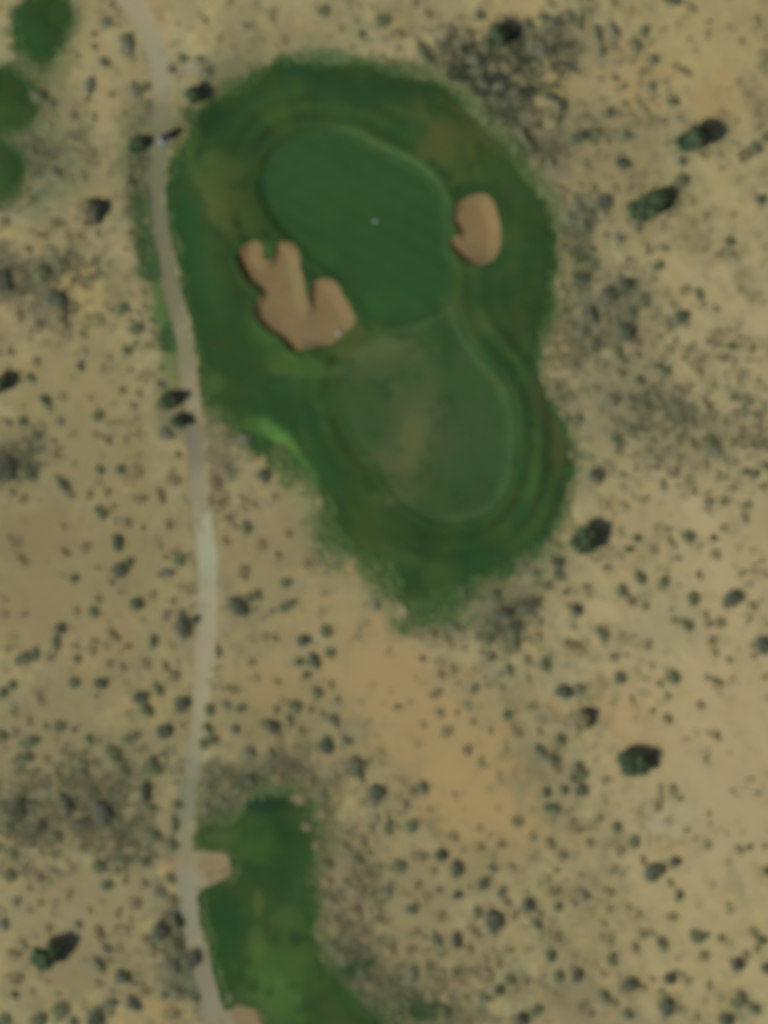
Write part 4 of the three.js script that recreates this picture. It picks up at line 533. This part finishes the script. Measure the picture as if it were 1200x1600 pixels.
function fringe(field, tries, x0, x1, y0, y1, reach) {
  const out = [];
  for (let i = 0; i < tries; i++) {
    const x = lerp(PX(x0), PX(x1), rnd()), z = lerp(PZ(y0), PZ(y1), rnd()), d = sample(field, x, z);
    if (d < -0.9 || d > reach || Math.min(sample(dPath, x, z), sample(dPad, x, z), sample(dCorner, x, z)) < 0.15) continue;
    const keep = (d < 0 ? 0.55 : Math.exp(-d * 1.5 / reach * 2)) * (0.25 + 1.1 * sstep(-0.35, 0.45, fbm(x * 0.22 + 9, z * 0.22, 3)));
    if (rnd() > keep) continue;
    const dry = clamp(0.25 + d / reach * 0.8 + 0.6 * fbm(x * 0.3, z * 0.3 + 60, 2)), k = 0.8 + rnd() * 0.4;
    out.push([x, z, 0.7 + rnd() * 0.9, [lerp(0.085, 0.30, dry) * k, lerp(0.165, 0.29, dry) * k, lerp(0.045, 0.115, dry) * k]]);
  }
  return out;
}
const beside = [];                                     // ragged grass along the left side of the path
for (let i = 0; i < 2600; i++) {
  const py = 300 + rnd() * 320, px = pathX(py) - 12 - rnd() * rnd() * 34, x = PX(px), z = PZ(py), k = 0.8 + rnd() * 0.4;
  if (sample(dPath, x, z) < 0.2 || fbm(x * 0.3, z * 0.3 + 33, 2) < 0.02) continue;
  beside.push([x, z, 0.7 + rnd() * 0.9, [0.11 * k, 0.185 * k, 0.055 * k]]);
}
const frayed = [];
for (let i = 0; i < 70000; i++) {
  const px = 420 + rnd() * 480, py = 90 + rnd() * 900, x = PX(px), z = PZ(py), d = sample(dRough, x, z), k = 0.8 + rnd() * 0.4;
  if (px > 640 && py < 360) {
    if (d > -0.7 && d < 1.3 && fbm(x * 0.4, z * 0.4 + 5, 2) > -0.25 && rnd() < 0.5) frayed.push([x, z, 0.7 + rnd() * 0.8, [0.34 * k, 0.34 * k, 0.135 * k]]);
  } else if (py > 640 && d > -1.2 && d < 4.2 && (px < 700 || py > 860)) {
    if (rnd() < 0.42 * Math.exp(-Math.max(0, d) * 0.5) * sstep(-0.3, 0.35, fbm(x * 0.25, z * 0.25 + 44, 3))) frayed.push([x, z, 0.8 + rnd() * 1.0, [0.135 * k, 0.225 * k, 0.062 * k]]);
  }
}
scatter('long_grass', tuft, [...frayed, ...fringe(dRough, 90000, 240, 930, 70, 1000, 2.6), ...fringe(dLower, 40000, 280, 720, 1200, 1620, 4), ...beside, ...fringe(rTA, 5000, 0, 135, -20, 130, 1.8), ...fringe(rTB, 5000, 0, 90, 90, 230, 1.8), ...fringe(rTC, 4000, 0, 70, 195, 330, 1.8)], 'pale green longer grass fraying the edges of the rough, fairways and tees', 'grass');
const TINTS = { dry: [0.24, 0.20, 0.10, 0.16, 0.175, 0.085], green: [0.075, 0.13, 0.045, 0.06, 0.10, 0.04], dark: [0.085, 0.09, 0.048, 0.06, 0.085, 0.04] };   // dry stems, green growth, dark brush
const DENSE = [[700, 90, 40, 34, 1, 'dark'], [820, 215, 30, 60, 1, 'dark'], [640, 1575, 60, 26, 1.2, 'green'], [560, 1520, 40, 22, 1, 'green'], [345, 1262, 30, 34, 0.8, 'green'], [410, 1222, 70, 22, 0.8, 'dark'], [500, 1290, 16, 60, 0.7, 'green'], [905, 350, 24, 60, 0.8, 'green'], [895, 470, 20, 70, 0.6, 'green'], [930, 490, 50, 50, 0.7, 'dark'], [780, 955, 70, 36, 0.8, 'dark'], [930, 60, 60, 60, 0.5], [980, 190, 80, 60, 0.3], [1090, 235, 60, 40, 0.3], [1010, 330, 60, 30, 0.4], [900, 350, 34, 50], [215, 240, 24, 60], [60, 250, 70, 60], [30, 430, 40, 60], [150, 1290, 140, 110, 0.4], [620, 1565, 80, 30], [575, 1530, 40, 24], [750, 120, 90, 50, 1.3, 'dark'], [790, 190, 44, 70, 1.3, 'dark'], [850, 75, 60, 50, 1, 'dark'], [940, 500, 70, 70, 0.8, 'dry'], [990, 630, 130, 80], [1090, 690, 110, 60], [340, 705, 34, 70], [440, 1212, 95, 34], [545, 1400, 50, 120], [600, 1560, 120, 60], [285, 1480, 40, 80], [170, 1290, 60, 80], [50, 1270, 70, 60], [90, 440, 70, 60], [790, 960, 70, 44], [860, 230, 40, 50], [220, 280, 30, 90], [30, 710, 50, 40], [345, 1240, 40, 50], [512, 830, 26, 40]];
const scrubSpots = [];
for (let i = 0; i < 60000; i++) {
  const px = -40 + rnd() * 1280, py = -40 + rnd() * 1680, x = PX(px), z = PZ(py);
  if (Math.min(sample(dRough, x, z), sample(dLower, x, z), sample(rTA, x, z), sample(rTB, x, z), sample(rTC, x, z)) < 0.3 || sample(dPath, x, z) < 0.2) continue;
  let den = 0.022, most = 0, tint = TINTS.dry; for (const [cx, cy, rx, ry, wt = 1, hueName = 'dry'] of DENSE) { const e = 0.5 * wt * Math.exp(-(((px - cx) / rx) ** 2 + ((py - cy) / ry) ** 2)); den += e; if (e > most && e > 0.06) { most = e; tint = TINTS[hueName]; } }
  den *= 0.25 + 1.6 * sstep(-0.2, 0.5, fbm(x * 0.16 + 80, z * 0.16, 3));
  if (rnd() > den) continue;
  const g = rnd(), k = 0.75 + rnd() * 0.5;
  scrubSpots.push([x, z, 0.8 + rnd() * 1.6, [lerp(tint[0], tint[3], g) * k, lerp(tint[1], tint[4], g) * k, lerp(tint[2], tint[5], g) * k]]);
}
scatter('low_scrub', twigs, scrubSpots, 'thin low scrub and dry litter between the desert shrubs', 'scrub');

// ───────────────────────── small objects ─────────────────────────
const paint = (r, g, b, rough = 0.5, metal = 0) => new THREE.MeshStandardMaterial({ color: new THREE.Color().setRGB(r, g, b), roughness: rough, metalness: metal });
const rod = (a, b, r) => limb(new THREE.Vector3(...a), new THREE.Vector3(...b), r, r, 8);
{
  const x = PX(259), z = PZ(216), t = thing('golf_cart', x, heightAt(x, z) - 0.02, z, Math.atan2(-0.82, 0.57));   // its nose (+z) points down and left
  const pale = paint(0.30, 0.29, 0.28, 0.4), dark = paint(0.03, 0.03, 0.036, 0.95), seatM = paint(0.05, 0.05, 0.055, 0.8), tyre = paint(0.03, 0.03, 0.03, 0.9), steel = paint(0.12, 0.12, 0.12, 0.7);
  const box = (w, h, d, px, py, pz, r = 0.04) => mergeVertices(new RoundedBoxGeometry(w, h, d, 3, r)).translate(px, py, pz);
  addMesh('body', mergeGeometries([box(1.14, 0.34, 0.62, 0, 0.55, 0.86, 0.13), box(1.18, 0.12, 1.5, 0, 0.32, 0, 0.05), box(1.16, 0.36, 0.85, 0, 0.52, -0.72, 0.1)]), pale, t);
  addMesh('roof', box(1.22, 0.08, 1.75, 0, 1.82, -0.2, 0.039), dark, t);
  addMesh('seat', box(1.05, 0.13, 0.46, 0, 0.76, -0.3, 0.05), seatM, t);
  addMesh('backrest', box(1.05, 0.42, 0.1, 0, 1.03, -0.56, 0.045), seatM, t);
  for (const s of [-1, 1]) { addMesh('roof_post', rod([s * 0.54, 0.6, 0.66], [s * 0.54, 1.8, 0.4], 0.02), steel, t); addMesh('roof_post', rod([s * 0.54, 0.6, -0.9], [s * 0.54, 1.8, -0.9], 0.02), steel, t); addMesh('headlight', new THREE.SphereGeometry(0.07, 12, 8).scale(1, 1, 0.5).translate(s * 0.4, 0.6, 1.16), paint(0.8, 0.8, 0.78, 0.1), t); }
  for (const [sx, sz] of [[-1, 1], [1, 1], [-1, -1], [1, -1]]) {
    const w = addMesh('wheel', new THREE.CylinderGeometry(0.12, 0.12, 0.17, 14).rotateZ(Math.PI / 2), steel, t); w.position.set(sx * 0.52, 0.23, sz * 0.78);
    addMesh('tyre', new THREE.TorusGeometry(0.165, 0.07, 8, 18).rotateY(Math.PI / 2), tyre, w);
  }
  const sw = addMesh('steering_wheel', new THREE.TorusGeometry(0.17, 0.016, 8, 20).rotateX(-0.9).translate(-0.28, 1.0, 0.28), dark, t);
  addMesh('steering_column', rod([-0.28, 0.6, 0.6], [-0.28, 1.0, 0.28], 0.02), dark, sw);
  addMesh('bag_rack', mergeGeometries([box(0.9, 0.05, 0.3, 0, 0.62, -1.25, 0.02), rod([-0.4, 0.62, -1.38], [-0.4, 1.0, -1.3], 0.015), rod([0.4, 0.62, -1.38], [0.4, 1.0, -1.3], 0.015)]), dark, t);
  tag(t, 'dark-roofed golf cart with a pale nose parked on the right edge of the path', 'golf cart');
}
{
  const x = PX(583), z = PZ(347), t = thing('flagstick', x, heightAt(x, z) + 0.01, z);
  const white = paint(0.8, 0.8, 0.78, 0.5);
  addMesh('pole', rod([0, -0.1, 0], [0, 2.2, 0], 0.016), white, t);
  const f = new THREE.PlaneGeometry(0.72, 0.5, 12, 6), p = f.attributes.position;
  for (let i = 0; i < p.count; i++) { const u = p.getX(i) + 0.36, v = p.getY(i); p.setXYZ(i, 0.02 + u * 0.86, 1.95 + v * 0.55 - u * 0.2, v * 0.78 + Math.sin(u * 9) * 0.06 * u * 2); }
  f.computeVertexNormals();
  addMesh('flag', f, new THREE.MeshStandardMaterial({ color: new THREE.Color().setRGB(0.7, 0.72, 0.68), roughness: 0.8, side: THREE.DoubleSide }), t);
  addMesh('cup', new THREE.RingGeometry(0.05, 0.075, 20).rotateX(-Math.PI / 2).translate(0, 0.012, 0), white, t);
  tag(t, 'white flag on a thin pole in the middle of the putting green', 'flagstick');
}
{
  const x = PX(530), z = PZ(521), g = new THREE.IcosahedronGeometry(0.42, 3), p = g.attributes.position;
  for (let i = 0; i < p.count; i++) { const k = 1 + 0.22 * vn(p.getX(i) * 4 + 20, p.getZ(i) * 4 + p.getY(i) * 3); p.setXYZ(i, p.getX(i) * k, p.getY(i) * k * 0.6, p.getZ(i) * k * 0.85); }
  g.computeVertexNormals();
  const s = addMesh('pale_stone', g, paint(0.36, 0.34, 0.25, 0.95));
  s.position.set(x, heightAt(x, z) + 0.08, z);
  tag(s, 'pale stone at the lower right rim of the large bunker', 'stone');
}
renderer.render(scene, camera);
